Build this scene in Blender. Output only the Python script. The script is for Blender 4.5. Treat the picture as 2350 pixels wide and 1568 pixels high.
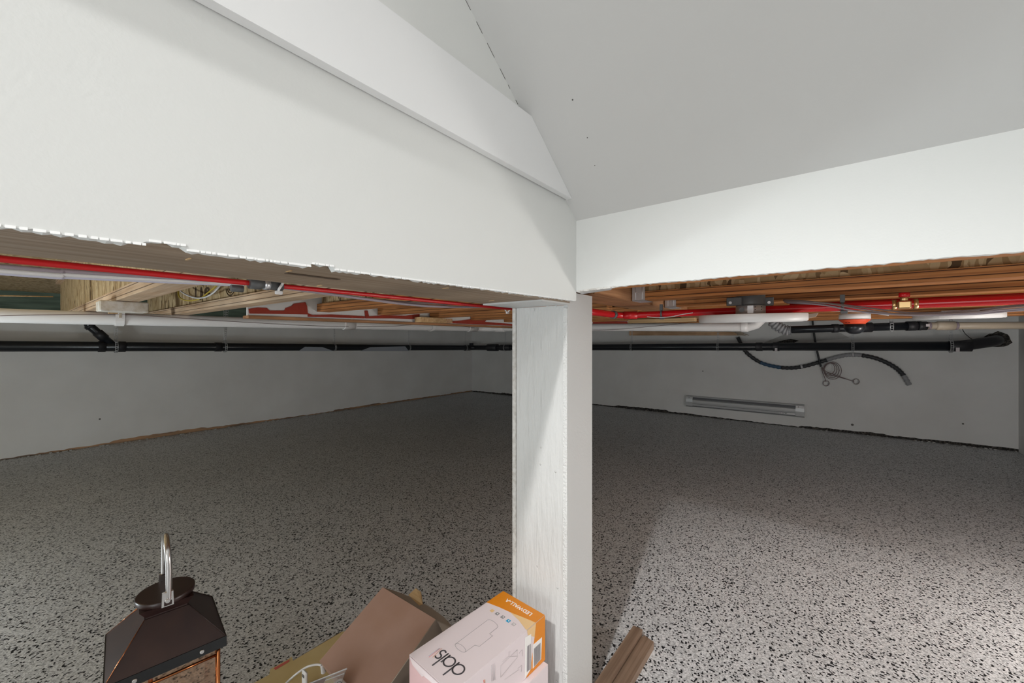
import bpy, math, random
from mathutils import Vector, Matrix
random.seed(7)
R = random.Random(11)
for o in list(bpy.data.objects): bpy.data.objects.remove(o)
scene = bpy.context.scene
C = scene.collection

# ---------------------------------------------------------------- camera
F, CX, CY = 920.0, 1175.0, 780.0          # focal length and principal point in a 2350x1568 frame
EYE = 1.05
YAW = math.radians(38.2)
SN, CS = math.sin(YAW), math.cos(YAW)
cam_d = bpy.data.cameras.new('camera'); cam = bpy.data.objects.new('camera', cam_d); C.objects.link(cam)
cam_d.sensor_width = 36.0; cam_d.lens = 36.0*F/2350.0; cam_d.shift_y = -(784.0-CY)/2350.0
cam_d.clip_start = 0.02
cam.location = (0, 0, EYE); cam.rotation_euler = (math.radians(90), 0, YAW)
scene.camera = cam

# ---------------------------------------------------------------- world, lamps, exposure
w = bpy.data.worlds.new('world'); scene.world = w; w.use_nodes = True
w.node_tree.nodes['Background'].inputs[0].default_value = (0.9, 0.95, 1, 1)
w.node_tree.nodes['Background'].inputs[1].default_value = 0.0
def lamp(name, kind, loc, energy, col, **kw):
    d = bpy.data.lights.new(name, kind); d.energy = energy; d.color = col
    for k, v in kw.items(): setattr(d, k, v)
    o = bpy.data.objects.new(name, d); C.objects.link(o); o.location = loc
    return o
lamp('stair_ceiling_bulb', 'POINT', (0.92, -1.65, 2.62), 20, (1.0, 0.995, 0.985), shadow_soft_size=0.12)
def aim(o, target):
    o.rotation_euler = (Vector(target)-o.location).to_track_quat('-Z', 'Y').to_euler()
sp_ = lamp('floor_fill_spot', 'SPOT', (-0.04, -1.70, 2.88), 310, (1.0, 0.995, 0.985), shadow_soft_size=0.07, spot_size=math.radians(34), spot_blend=0.85)  # added spot, cone narrowed to brighten the floor but not the header
aim(sp_, (-0.06, 1.17, 0.0))
sw = lamp('low_fill_area', 'AREA', (0.45, -2.3, 0.62), 25, (0.95, 0.98, 1.0), shape='RECTANGLE', size=1.6, size_y=1.1)  # added low fill behind the viewer, sends light under the headers
sw.rotation_euler = (math.radians(90), 0, math.radians(14))
lamp('crawl_fill_left', 'POINT', (-2.30, -1.15, 0.36), 46, (0.86, 0.96, 1.0), shadow_soft_size=0.12)  # added unseen fill for the left wall and floor
lamp('crawl_fill_right', 'POINT', (1.28, 2.0, 0.48), 30, (1.0, 0.97, 0.94), shadow_soft_size=0.10)  # added point fill, brightens the back wall and right joists
vs = scene.view_settings
vs.view_transform = 'Standard'; vs.look = 'None'; vs.gamma = 1.0; vs.use_curve_mapping = False
vs.exposure = 0.0

# ---------------------------------------------------------------- pixel -> place helpers
def ray(px, py):
    l = (px-CX)/F; u = (CY-py)/F
    return Vector((CS*l-SN, SN*l+CS, u))
def atz(px, py, z):
    r = ray(px, py); t = (z-EYE)/r.z; return Vector((r.x*t, r.y*t, z))
def atX(px, py, X):
    r = ray(px, py); t = X/r.x; return Vector((X, r.y*t, EYE+r.z*t))
def atY(px, py, Y):
    r = ray(px, py); t = Y/r.y; return Vector((r.x*t, Y, EYE+r.z*t))
def atP(px, py, p0, n):
    r = ray(px, py); o = Vector((0, 0, EYE)); t = (Vector(p0)-o).dot(n)/r.dot(n); return o+r*t

# ---------------------------------------------------------------- mesh builder
class MB:
    def __init__(s): s.v = []; s.f = []; s.sm = []
    def add(s, vs_, fs, smooth=False):
        b = len(s.v); s.v += [Vector(p) for p in vs_]
        for f in fs: s.f.append([b+i for i in f]); s.sm.append(smooth)
        return s
    def hexa(s, p):      # 8 points: bottom 4 ccw, top 4 ccw
        return s.add(p, [(3,2,1,0),(4,5,6,7),(0,1,5,4),(1,2,6,5),(2,3,7,6),(3,0,4,7)])
    def box(s, a, b, bev=0.0):
        x0,y0,z0 = [min(a[i],b[i]) for i in range(3)]; x1,y1,z1 = [max(a[i],b[i]) for i in range(3)]
        if bev <= 0:
            return s.hexa([(x0,y0,z0),(x1,y0,z0),(x1,y1,z0),(x0,y1,z0),(x0,y0,z1),(x1,y0,z1),(x1,y1,z1),(x0,y1,z1)])
        e = bev
        ring = lambda d, z: [(x0+d,y0,z),(x1-d,y0,z),(x1,y0+d,z),(x1,y1-d,z),(x1-d,y1,z),(x0+d,y1,z),(x0,y1-d,z),(x0,y0+d,z)]
        def inset(z): return [(x0+e+e*.4,y0+e,z),(x1-e-e*.4,y0+e,z),(x1-e,y0+e+e*.4,z),(x1-e,y1-e-e*.4,z),(x1-e-e*.4,y1-e,z),(x0+e+e*.4,y1-e,z),(x0+e,y1-e-e*.4,z),(x0+e,y0+e+e*.4,z)]
        rings = [inset(z0), ring(e, z0+e), ring(e, z1-e), inset(z1)]
        return s.loft(rings, cap=True)
    def loft(s, rings, cap=True, smooth=False, closed=True):
        n = len(rings[0]); vs_ = [p for r in rings for p in r]; fs = []
        for i in range(len(rings)-1):
            for j in range(n if closed else n-1):
                k = (j+1) % n
                fs.append((i*n+j, i*n+k, (i+1)*n+k, (i+1)*n+j))
        s.add(vs_, fs, smooth)
        if cap:
            b = len(s.v)-len(vs_)
            s.f.append([b+i for i in reversed(range(n))]); s.sm.append(False)
            s.f.append([b+(len(rings)-1)*n+i for i in range(n)]); s.sm.append(False)
        return s
    def tube(s, pts, r, n=12, cap=True, flat=None):
        pts = [Vector(p) for p in pts]
        rad = r if isinstance(r, (list, tuple)) else [r]*len(pts)
        up = None; rings = []
        for i, p in enumerate(pts):
            a = pts[max(i-1,0)]; b = pts[min(i+1,len(pts)-1)]
            t = (b-a).normalized()
            if up is None:
                up = Vector((0,0,1)) if abs(t.z) < .9 else Vector((1,0,0))
            side = t.cross(up).normalized(); up = side.cross(t).normalized()
            rr = rad[i]; ry = rr*(flat or 1)
            rings.append([p + side*math.cos(2*math.pi*k/n)*rr + up*math.sin(2*math.pi*k/n)*ry for k in range(n)])
        return s.loft(rings, cap, True)
    def lathe(s, c, prof, n=32, ax='z'):
        c = Vector(c); rings = []
        for (r, h) in prof:
            rings.append([c+Vector((math.cos(2*math.pi*k/n)*r, math.sin(2*math.pi*k/n)*r, h)) for k in range(n)])
        return s.loft(rings, True, True)
    def prism(s, poly, d):   # poly: list of Vector, extruded by d
        n = len(poly); d = Vector(d); poly = [Vector(p) for p in poly]
        return s.add(poly+[p+d for p in poly], [tuple(reversed(range(n))), tuple(range(n,2*n))]+[(i,(i+1)%n,n+(i+1)%n,n+i) for i in range(n)])
    def poly(s, pts): return s.add(pts, [tuple(range(len(pts)))])
    def build(s, name, mat, parent=None, off=None, fixn=True):
        me = bpy.data.meshes.new(name)
        base = Vector((0,0,0))
        if parent is not None: base = WL[parent.name]
        elif off is not None: base = Vector(off)
        elif s.v:
            xs=[p.x for p in s.v]; ys=[p.y for p in s.v]; zs=[p.z for p in s.v]
            base = Vector(((min(xs)+max(xs))/2,(min(ys)+max(ys))/2,min(zs)))
        me.from_pydata([p-base for p in s.v], [], s.f)
        me.polygons.foreach_set('use_smooth', s.sm)
        me.update()
        if fixn:
            import bmesh
            bm = bmesh.new(); bm.from_mesh(me); bmesh.ops.recalc_face_normals(bm, faces=bm.faces); bm.to_mesh(me); bm.free()
        o = bpy.data.objects.new(name, me); C.objects.link(o)
        me.materials.append(mat)
        if parent is not None: o.parent = parent; WL[o.name] = base
        else: o.location = base; WL[o.name] = base
        return o
WL = {}
def thing(name, label, cat, loc, group=None):
    o = bpy.data.objects.new(name, None); C.objects.link(o); o.location = loc; o.empty_display_size = .05
    WL[o.name] = Vector(loc); o['label'] = label; o['category'] = cat
    if group: o['group'] = group
    return o
def tag(o, label, cat, group=None):
    o['label'] = label; o['category'] = cat
    if group: o['group'] = group
    return o
def struct(o, label=None):
    o['kind'] = 'structure'
    if label: o['label'] = label
    return o
def smooth_path(pts, n=8):
    P = [Vector(p) for p in pts]; P = [P[0]*2-P[1]]+P+[P[-1]*2-P[-2]]; out = []
    for i in range(1, len(P)-2):
        for k in range(n):
            t = k/n; a,b,c,d = P[i-1],P[i],P[i+1],P[i+2]
            out.append(.5*((2*b)+(c-a)*t+(2*a-5*b+4*c-d)*t*t+(3*b-a-3*c+d)*t**3))
    out.append(P[-2]); return out

# ---------------------------------------------------------------- materials
M = {}
def mat(name, col, rough=.6, metal=0.0, bump=None, noise=None, spec=.5, trans=0, alpha=1, coat=0):
    m = bpy.data.materials.new(name); m.use_nodes = True; nt = m.node_tree; b = nt.nodes['Principled BSDF']
    b.inputs['Base Color'].default_value = (*col, 1); b.inputs['Roughness'].default_value = rough
    b.inputs['Metallic'].default_value = metal; b.inputs['Specular IOR Level'].default_value = spec
    if trans: b.inputs['Transmission Weight'].default_value = trans
    if coat: b.inputs['Coat Weight'].default_value = coat
    tc = nt.nodes.new('ShaderNodeTexCoord')
    def mapped(scale):
        mp = nt.nodes.new('ShaderNodeMapping'); mp.inputs['Scale'].default_value = scale if isinstance(scale,(tuple,list)) else (scale,)*3
        nt.links.new(tc.outputs['Object'], mp.inputs['Vector']); return mp.outputs[0]
    if noise:   # (scale, lo colour, hi colour, p0, p1)
        sc, c0, c1, p0, p1 = noise
        n = nt.nodes.new('ShaderNodeTexNoise'); n.inputs['Scale'].default_value = 1; n.inputs['Detail'].default_value = 6
        nt.links.new(mapped(sc), n.inputs['Vector'])
        r = nt.nodes.new('ShaderNodeValToRGB'); r.color_ramp.elements[0].position = p0; r.color_ramp.elements[1].position = p1
        r.color_ramp.elements[0].color = (*c0,1); r.color_ramp.elements[1].color = (*c1,1)
        nt.links.new(n.outputs['Fac'], r.inputs[0]); nt.links.new(r.outputs[0], b.inputs['Base Color'])
    if bump:    # (scale, strength, distance)
        n = nt.nodes.new('ShaderNodeTexNoise'); n.inputs['Scale'].default_value = 1; n.inputs['Detail'].default_value = 4
        nt.links.new(mapped(bump[0]), n.inputs['Vector'])
        bp = nt.nodes.new('ShaderNodeBump'); bp.inputs['Strength'].default_value = bump[1]; bp.inputs['Distance'].default_value = bump[2]
        nt.links.new(n.outputs['Fac'], bp.inputs['Height']); nt.links.new(bp.outputs[0], b.inputs['Normal'])
    M[name] = m; return m
def wood(name, cols, axis, layers=None, rough=.62):
    """grain streaks along axis; layers = glue line period in metres along z"""
    m = bpy.data.materials.new(name); m.use_nodes = True; nt = m.node_tree; b = nt.nodes['Principled BSDF']
    b.inputs['Roughness'].default_value = rough; b.inputs['Specular IOR Level'].default_value = .3
    tc = nt.nodes.new('ShaderNodeTexCoord'); mp = nt.nodes.new('ShaderNodeMapping')
    sc = [90.0, 90.0, 90.0]; sc['xyz'.index(axis)] = 2.2
    mp.inputs['Scale'].default_value = sc; nt.links.new(tc.outputs['Object'], mp.inputs[0])
    n = nt.nodes.new('ShaderNodeTexNoise'); n.inputs['Scale'].default_value = 1; n.inputs['Detail'].default_value = 5; n.inputs['Roughness'].default_value = .6
    nt.links.new(mp.outputs[0], n.inputs['Vector'])
    r = nt.nodes.new('ShaderNodeValToRGB'); e = r.color_ramp.elements
    e[0].position = .28; e[0].color = (*cols[0],1); e[1].position = .72; e[1].color = (*cols[2],1)
    x = e.new(.5); x.color = (*cols[1],1)
    nt.links.new(n.outputs['Fac'], r.inputs[0]); out = r.outputs[0]
    n2 = nt.nodes.new('ShaderNodeTexNoise'); n2.inputs['Scale'].default_value = 3.5; n2.inputs['Detail'].default_value = 3
    nt.links.new(tc.outputs['Object'], n2.inputs['Vector'])
    hs = nt.nodes.new('ShaderNodeHueSaturation'); mr = nt.nodes.new('ShaderNodeMapRange')
    mr.inputs['From Min'].default_value = .3; mr.inputs['From Max'].default_value = .7; mr.inputs['To Min'].default_value = .72; mr.inputs['To Max'].default_value = 1.25
    nt.links.new(n2.outputs['Fac'], mr.inputs['Value']); nt.links.new(mr.outputs[0], hs.inputs['Value']); nt.links.new(out, hs.inputs['Color']); out = hs.outputs[0]
    if layers:
        sp = nt.nodes.new('ShaderNodeSeparateXYZ'); nt.links.new(tc.outputs['Object'], sp.inputs[0])
        mo = nt.nodes.new('ShaderNodeMath'); mo.operation = 'PINGPONG'; mo.inputs[1].default_value = layers/2
        of = nt.nodes.new('ShaderNodeMath'); of.operation = 'ADD'; of.inputs[1].default_value = layers*.45; nt.links.new(sp.outputs['Z'], of.inputs[0]); nt.links.new(of.outputs[0], mo.inputs[0])
        lt = nt.nodes.new('ShaderNodeMath'); lt.operation = 'LESS_THAN'; lt.inputs[1].default_value = .0011
        nt.links.new(mo.outputs[0], lt.inputs[0])
        mx = nt.nodes.new('ShaderNodeMix'); mx.data_type = 'RGBA'; nt.links.new(lt.outputs[0], mx.inputs[0])
        nt.links.new(out, mx.inputs[6]); mx.inputs[7].default_value = (*[c*.3 for c in cols[0]],1); out = mx.outputs[2]
    nt.links.new(out, b.inputs['Base Color'])
    bp = nt.nodes.new('ShaderNodeBump'); bp.inputs['Strength'].default_value = .25; bp.inputs['Distance'].default_value = .002
    nt.links.new(n.outputs['Fac'], bp.inputs['Height']); nt.links.new(bp.outputs[0], b.inputs['Normal'])
    M[name] = m; return m
def osb(name, cols):
    m = bpy.data.materials.new(name); m.use_nodes = True; nt = m.node_tree; b = nt.nodes['Principled BSDF']; b.inputs['Roughness'].default_value = .7
    tc = nt.nodes.new('ShaderNodeTexCoord'); mp = nt.nodes.new('ShaderNodeMapping'); mp.inputs['Scale'].default_value = (85, 85, 22); mp.inputs['Rotation'].default_value = (0, .25, 0)
    nt.links.new(tc.outputs['Object'], mp.inputs[0])
    nz = nt.nodes.new('ShaderNodeTexNoise'); nz.inputs['Scale'].default_value = 18; nt.links.new(tc.outputs['Object'], nz.inputs['Vector'])
    ad = nt.nodes.new('ShaderNodeMix'); ad.data_type = 'VECTOR'; ad.inputs[0].default_value = .35
    nt.links.new(mp.outputs[0], ad.inputs[4]); 
    vm = nt.nodes.new('ShaderNodeVectorMath'); vm.operation = 'MULTIPLY_ADD'; vm.inputs[1].default_value = (2.5,2.5,2.5)
    nt.links.new(nz.outputs['Color'], vm.inputs[0]); nt.links.new(mp.outputs[0], vm.inputs[2])
    v = nt.nodes.new('ShaderNodeTexVoronoi'); v.inputs['Scale'].default_value = .8; nt.links.new(vm.outputs[0], v.inputs['Vector'])
    r = nt.nodes.new('ShaderNodeValToRGB'); e = r.color_ramp.elements; e[0].color = (*cols[0],1); e[1].color = (*cols[2],1); x = e.new(.12); x.color = (*cols[1],1)
    sp = nt.nodes.new('ShaderNodeSeparateColor'); nt.links.new(v.outputs['Color'], sp.inputs[0]); nt.links.new(sp.outputs[0], r.inputs[0])
    nt.links.new(r.outputs[0], b.inputs['Base Color'])
    M[name] = m; return m
def floor_mat():
    m = bpy.data.materials.new('flake_floor'); m.use_nodes = True; nt = m.node_tree; b = nt.nodes['Principled BSDF']
    b.inputs['Roughness'].default_value = .42; b.inputs['Specular IOR Level'].default_value = .35
    tc = nt.nodes.new('ShaderNodeTexCoord')
    def layer(scale, seed):
        mp = nt.nodes.new('ShaderNodeMapping'); mp.inputs['Scale'].default_value = (scale,)*3; mp.inputs['Location'].default_value = (seed, seed*.7, 0)
        mp.inputs['Rotation'].default_value = (0,0,seed)
        nt.links.new(tc.outputs['Object'], mp.inputs[0])
        v = nt.nodes.new('ShaderNodeTexVoronoi'); v.inputs['Scale'].default_value = 1; v.voronoi_dimensions = '2D'; nt.links.new(mp.outputs[0], v.inputs['Vector'])
        s = nt.nodes.new('ShaderNodeSeparateColor'); nt.links.new(v.outputs['Color'], s.inputs[0]); return s.outputs[0]
    r = nt.nodes.new('ShaderNodeValToRGB'); r.color_ramp.interpolation = 'CONSTANT'; e = r.color_ramp.elements
    e[0].position = 0; e[0].color = (.42,.425,.43,1); e[1].position = .24; e[1].color = (.68,.685,.69,1)
    for p, c in ((.52,.58),(.70,.78),(.88,.50)):
        x = e.new(p); x.color = (c,c,c*1.01,1)
    nt.links.new(layer(250, 0.3), r.inputs[0])
    r2 = nt.nodes.new('ShaderNodeValToRGB'); r2.color_ramp.interpolation = 'CONSTANT'; e = r2.color_ramp.elements
    e[0].position = 0; e[0].color = (1,1,1,1); e[1].position = .145; e[1].color = (0,0,0,1)
    nt.links.new(layer(180, 1.7), r2.inputs[0])
    mx = nt.nodes.new('ShaderNodeMix'); mx.data_type = 'RGBA'; nt.links.new(r2.outputs[0], mx.inputs[0]); nt.links.new(r.outputs[0], mx.inputs[6]); mx.inputs[7].default_value = (.018,.019,.022,1)
    n = nt.nodes.new('ShaderNodeTexNoise'); n.inputs['Scale'].default_value = 1.6; n.inputs['Detail'].default_value = 4; nt.links.new(tc.outputs['Object'], n.inputs['Vector'])
    mr = nt.nodes.new('ShaderNodeMapRange'); mr.inputs['To Min'].default_value = .82; mr.inputs['To Max'].default_value = 1.08; nt.links.new(n.outputs['Fac'], mr.inputs['Value'])
    hs = nt.nodes.new('ShaderNodeHueSaturation'); nt.links.new(mr.outputs[0], hs.inputs['Value']); nt.links.new(mx.outputs[2], hs.inputs['Color'])
    nt.links.new(hs.outputs[0], b.inputs['Base Color'])
    bp = nt.nodes.new('ShaderNodeBump'); bp.inputs['Strength'].default_value = .15; bp.inputs['Distance'].default_value = .001
    nt.links.new(r.outputs[0], bp.inputs['Height']); nt.links.new(bp.outputs[0], b.inputs['Normal'])
    M['floor'] = m
floor_mat()
mat('drywall', (.78,.785,.765), .85, bump=(220,.12,.0015), spec=.25)
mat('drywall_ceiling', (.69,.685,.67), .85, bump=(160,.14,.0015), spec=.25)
mat('drywall_far', (.74,.73,.71), .8, bump=(140,.18,.002), noise=(2.5,(.70,.69,.67),(.77,.765,.75),.3,.7), spec=.3)
mat('gypsum', (.74,.71,.66), .9, bump=(260,.5,.002), noise=(90,(.62,.59,.55),(.80,.78,.75),.35,.6))
mat('paper_torn', (.86,.86,.85), .8)
mat('trim_paint', (.87,.87,.87), .38)
mat('post_paint', (.69,.685,.67), .42, bump=((80,80,14),.8,.006))
mat('post_board', (.61,.61,.60), .5, bump=(190,.18,.002))
mat('bead', (.78,.775,.76), .6, bump=(170,.9,.006))
wood('lvl_grey', [(.20,.135,.09),(.30,.225,.16),(.36,.29,.22)], 'y')
wood('lvl', [(.20,.065,.018),(.46,.185,.058),(.62,.30,.105)], 'x', .016)
wood('lvl_pale', [(.42,.25,.14),(.58,.41,.27),(.66,.52,.38)], 'x', .019)
wood('lvl_y', [(.20,.085,.035),(.36,.175,.08),(.48,.26,.13)], 'y')
wood('plank', [(.36,.19,.09),(.52,.32,.18),(.64,.45,.30)], 'x')
wood('block_wood', [(.40,.24,.11),(.55,.36,.18),(.66,.47,.27)], 'x')
wood('moulding_wood', [(.17,.105,.07),(.24,.16,.11),(.30,.21,.15)], 'y', rough=.5)
osb('osb', [(.10,.055,.02),(.36,.23,.10),(.62,.48,.28)])
mat('white_wood', (.72,.68,.60), .7, noise=(40,(.6,.52,.4),(.8,.77,.72),.35,.6), bump=(90,.5,.003))
mat('green_board', (.10,.15,.11), .8, noise=((3,3,30),(.06,.09,.065),(.16,.22,.17),.3,.7))
mat('abs', (.012,.014,.018), .28, spec=.5, bump=(60,.05,.002))
mat('abs_dull', (.02,.02,.024), .5)
mat('dust', (.32,.34,.38), .8)
mat('pvc', (.78,.76,.75), .35)
mat('pvc_beige', (.56,.47,.36), .4)
mat('pvc_primer', (.30,.24,.27), .5)
mat('red_pipe', (.62,.006,.012), .25, spec=.6)
mat('red_tube', (.60,.012,.015), .35)
mat('firestop', (.33,.035,.016), .75, bump=(60,.6,.004))
mat('fire_orange', (.80,.09,.03), .45)
mat('steel', (.60,.60,.61), .42, metal=.55, bump=(80,.08,.001))
mat('steel_light', (.75,.75,.77), .3, metal=.8)
mat('steel_dark', (.10,.10,.10), .4, metal=.6)
mat('brass', (.72,.50,.24), .3, metal=.9)
mat('cable_grey', (.23,.17,.165), .6)
mat('cable_mauve', (.33,.28,.31), .55)
mat('cable_lilac', (.56,.55,.66), .4)
mat('cable_white', (.74,.73,.72), .45)
mat('cable_yellow', (.55,.40,.05), .5)
mat('cable_black', (.018,.019,.022), .5)
mat('conduit', (.03,.03,.033), .45)
mat('conduit_grey', (.30,.30,.31), .55)
mat('blue_tape', (.03,.08,.15), .5)
mat('plastic_white', (.84,.82,.81), .4)
mat('plastic_grey', (.105,.108,.11), .45)
mat('heater', (.50,.50,.50), .34, metal=.35)
mat('heater_dark', (.10,.10,.105), .5)
mat('sticker', (.78,.76,.76), .6)
mat('black', (.012,.012,.012), .5)
mat('dark_ink', (.05,.045,.05), .7)
mat('ink_brown', (.07,.04,.02), .8)
mat('gap', (.035,.03,.028), .9, noise=(60,(.02,.018,.016),(.16,.14,.12),.45,.75))
mat('sill_wood', (.40,.22,.10), .7, noise=((30,3,30),(.16,.11,.08),(.48,.28,.15),.35,.65))
mat('cardboard', (.46,.28,.21), .75, noise=(6,(.42,.245,.175),(.50,.32,.255),.3,.7), bump=(180,.1,.001))
mat('cardboard_side', (.30,.235,.185), .78)
mat('cardboard_edge', (.46,.38,.30), .8)
mat('yellow_card', (.72,.56,.27), .7, noise=(9,(.68,.52,.24),(.76,.62,.33),.3,.7))
mat('red_print', (.72,.17,.14), .7)
mat('box_white', (.80,.70,.715), .5)
mat('box_pink', (.76,.52,.53), .55)
mat('print_orange', (.76,.25,.01), .5)
mat('print_peach', (.83,.56,.28), .5)
mat('print_blue', (.02,.36,.62), .5)
mat('print_red', (.70,.10,.08), .5)
mat('print_steel', (.35,.42,.55), .5)
mat('print_grey', (.30,.28,.29), .5)
mat('print_pale', (.55,.50,.51), .5)
mat('print_white', (.9,.87,.84), .5)
mat('bronze', (.030,.014,.012), .34, spec=.5, noise=(14,(.026,.012,.011),(.045,.021,.016),.35,.7))
mat('bronze_band', (.012,.013,.014), .3)
mat('chrome', (.72,.70,.69), .18, metal=1)
mat('copper', (.45,.16,.06), .18, metal=1)
mat('glass', (.92,.76,.64), .03, trans=1.0)  # copper tint in the colour stands in for reflections in the lantern panes
mat('clear_plastic', (.92,.92,.93), .08, trans=.95)
mat('mark_grey', (.46,.45,.43), .8)
mat('mark_dark', (.12,.11,.10), .8)

# ---------------------------------------------------------------- room dimensions (z above floor)
XW, YW, XR, YB = -5.65, 5.88, 1.405, -2.4       # far left wall, back wall, right wall, wall behind
XL, YR = -0.523, 0.94                           # faces of the two header drywalls
E = EYE
ZLB, ZRB, ZTOP = E+.097, E+.132, E+.43          # beam soffit left, header underside right, subfloor
struct(MB().box((XW-.1, YB-.1, -.08), (XR+.1, YW+.1, 0)).build('floor', M['floor']), 'grey white and black speckled flake floor')

def rough_strip(p0, du, length, zbot, ztop, thick, nrm, step, jag, zfun=None):
    """a drywall sheet standing on direction du with a ragged lower edge"""
    n = max(2, int(length/step)); mb = MB(); front = []; back = []; tf = []; tb = []
    du = Vector(du); nrm = Vector(nrm)
    for i in range(n+1):
        p = Vector(p0)+du*(length*i/n)
        zz = (zfun(length*i/n) if zfun else zbot)+R.uniform(-jag, jag)
        front.append(Vector((p.x,p.y,zz))); back.append(Vector((p.x,p.y,zz+R.uniform(-jag,jag)*.8))-nrm*thick)
        tf.append(Vector((p.x,p.y,ztop))); tb.append(Vector((p.x,p.y,ztop))-nrm*thick)
    mb.loft([front, tf], False, closed=False); mb.loft([back, tb], False, closed=False)
    mb.loft([front, back], False, closed=False); mb.loft([tf, tb], False, closed=False)
    mb.add([front[0],back[0],tb[0],tf[0]],[(0,1,2,3)]); mb.add([front[-1],back[-1],tb[-1],tf[-1]],[(0,1,2,3)])
    return mb
# crawl space walls (drywall stops a little above the floor)
def far_gap(s): return .020 + .008*math.sin(s*2.1) + (.014 if (int(s*1.3) % 3 == 1) else 0)
struct(rough_strip((XW,YB,0),(0,1,0),YW-YB,.02,ZTOP,.02,(1,0,0),.03,.004,far_gap).build('wall_left', M['drywall_far']), 'long grey painted crawl space wall on the left')
struct(rough_strip((XW,YW,0),(1,0,0),XR-XW,.02,ZTOP,.02,(0,-1,0),.03,.004,far_gap).build('wall_back', M['drywall_far']), 'grey painted crawl space wall with the heater')
struct(MB().box((XR,YB,0),(XR+.05,YW,3.6)).build('wall_right', M['drywall_far']), 'grey wall at the right end')
struct(MB().box((XW,YB-.05,0),(XR,YB,3.6)).build('wall_front', M['drywall']), 'white wall behind the viewer')
struct(MB().box((XW-.04,YB,0),(XW-.015,YW,.06)).build('baseboard_left', M['sill_wood']), 'dark exposed sill under the left wall')
struct(MB().box((XW,YW+.015,0),(XR,YW+.04,.06)).build('baseboard_back', M['gap']), 'dark gap under the back wall')
# crumbs along the foot of the walls
mb = MB()
for i in range(420):
    s = R.random()
    if R.random() < .55: c = Vector((XW+R.uniform(.0,.03), YB*.0+R.uniform(0,YW), 0))
    else: c = Vector((R.uniform(XW,XR), YW-R.uniform(0,.03), 0))
    a = R.uniform(.003,.009)
    mb.box(c-Vector((a,a,0)), c+Vector((a*R.uniform(.6,2),a,a*R.uniform(.5,1.2))))
o = mb.build('gypsum_crumbs', M['mark_grey']); o['kind'] = 'stuff'; tag(o, 'pale gypsum crumbs along the foot of the far walls', 'debris')
# subfloor and the drywall ceiling past the cross beam
struct(MB().box((XW,YB,ZTOP),(-.54,YW,ZTOP+.02)).box((-.54,YR+.014,ZTOP),(XR,YW,ZTOP+.02)).build('ceiling_subfloor', M['osb']), 'strand board subfloor above the joists')
struct(MB().box((XW,3.66,E+.30),(XR,YW,E+.32)).build('ceiling_far', M['drywall_far']), 'grey drywall ceiling beyond the cross beam')
struct(MB().box((XW+.003,YB,E+.24),(XW+.02,YW,ZTOP)).build('trim_1', M['green_board']), 'green rim board above the left wall')

# ---------------------------------------------------------------- stair enclosure drywall
def zl(s):   # left header lower edge; s runs from YB to YR
    y = YB+s; z = E+.0915+.0115*max(0,min(1,y/.94))
    if .085 < y < .118: z += .0045
    if .245 < y < .275: z += .004
    return z
left = rough_strip((XL,YB,0),(0,1,0),YR-YB,0,3.45,.013,(1,0,0),.0055,.0014,zl)
struct(left.build('wall_stair_left', M['drywall'], off=(XL,0,E)), 'white drywall header face on the left with torn lower edge')
def zr(s):
    x = XL+s; z = ZRB + .0005*math.sin(s*40)
    if s < .10: z -= .004*(1-s/.10)
    return z
right = rough_strip((XL,YR,0),(1,0,0),XR-XL,0,E+.40,.013,(0,-1,0),.006,.0009,zr)
struct(right.build('wall_stair_right', M['drywall'], off=(0,YR,E)), 'white drywall header face on the right')
# torn paper lip along the left edge and putty along the corner
mb = MB(); y = -.25
while y < .93:
    L = R.uniform(.002,.009); z = zl(y-YB)
    mb.hexa([(XL,y,z-.0008),(XL+.0015,y,z-.001),(XL+.0015,y+L,z-.0006),(XL,y+L,z-.001),(XL,y,z+.0016),(XL+.0007,y,z+.0014),(XL+.0007,y+L,z+.0018),(XL,y+L,z+.0014)])
    y += L+R.uniform(-.001,.003)
lip = mb.build('torn_paper_edge', M['paper_torn']); lip['kind'] = 'structure'; lip['label'] = 'white torn paper lip along the left drywall edge'
mb = MB(); x = XL+.004
while x < XL+.11:
    a = R.uniform(.003,.006); mb.box((x,YR-.003,zr(x-XL)-a*.6),(x+a*1.6,YR+.004,zr(x-XL)+a*.4), .001); x += a*1.3
tag(mb.build('caulk_bead', M['gypsum']), 'crumbly white caulk where right header meets the post', 'caulk')
tag(MB().hexa([(XL+.002,YR-.001,ZRB-.006),(XL+.105,YR+.002,ZRB-.001),(XL+.075,YR+.05,ZRB-.001),(XL-.010,YR+.05,ZRB-.006),(XL+.002,YR-.001,ZRB-.002),(XL+.105,YR+.002,ZRB+.0),(XL+.075,YR+.05,ZRB+.001),(XL-.010,YR+.05,ZRB-.001)]).build('bent_corner_strip', M['post_board']), 'bent pale metal corner strip under the right header at the post', 'strip')
SL = .75
zc = lambda yy: E+.315+SL*(YR-yy)
YT = -1.6
struct(MB().hexa([(XL-.013,YR+.013,zc(YR+.013)),(XR,YR+.013,zc(YR+.013)),(XR,YT,zc(YT)),(XL-.013,YT,zc(YT)),
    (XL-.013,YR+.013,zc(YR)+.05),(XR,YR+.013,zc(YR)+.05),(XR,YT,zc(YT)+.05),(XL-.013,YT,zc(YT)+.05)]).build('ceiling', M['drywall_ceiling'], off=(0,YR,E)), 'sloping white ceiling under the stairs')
struct(MB().box((XL-.013,YB,zc(YT)),(XR,YT,zc(YT)+.05)).build('ceiling_flat', M['drywall']), 'flat white ceiling behind the viewer')
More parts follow.
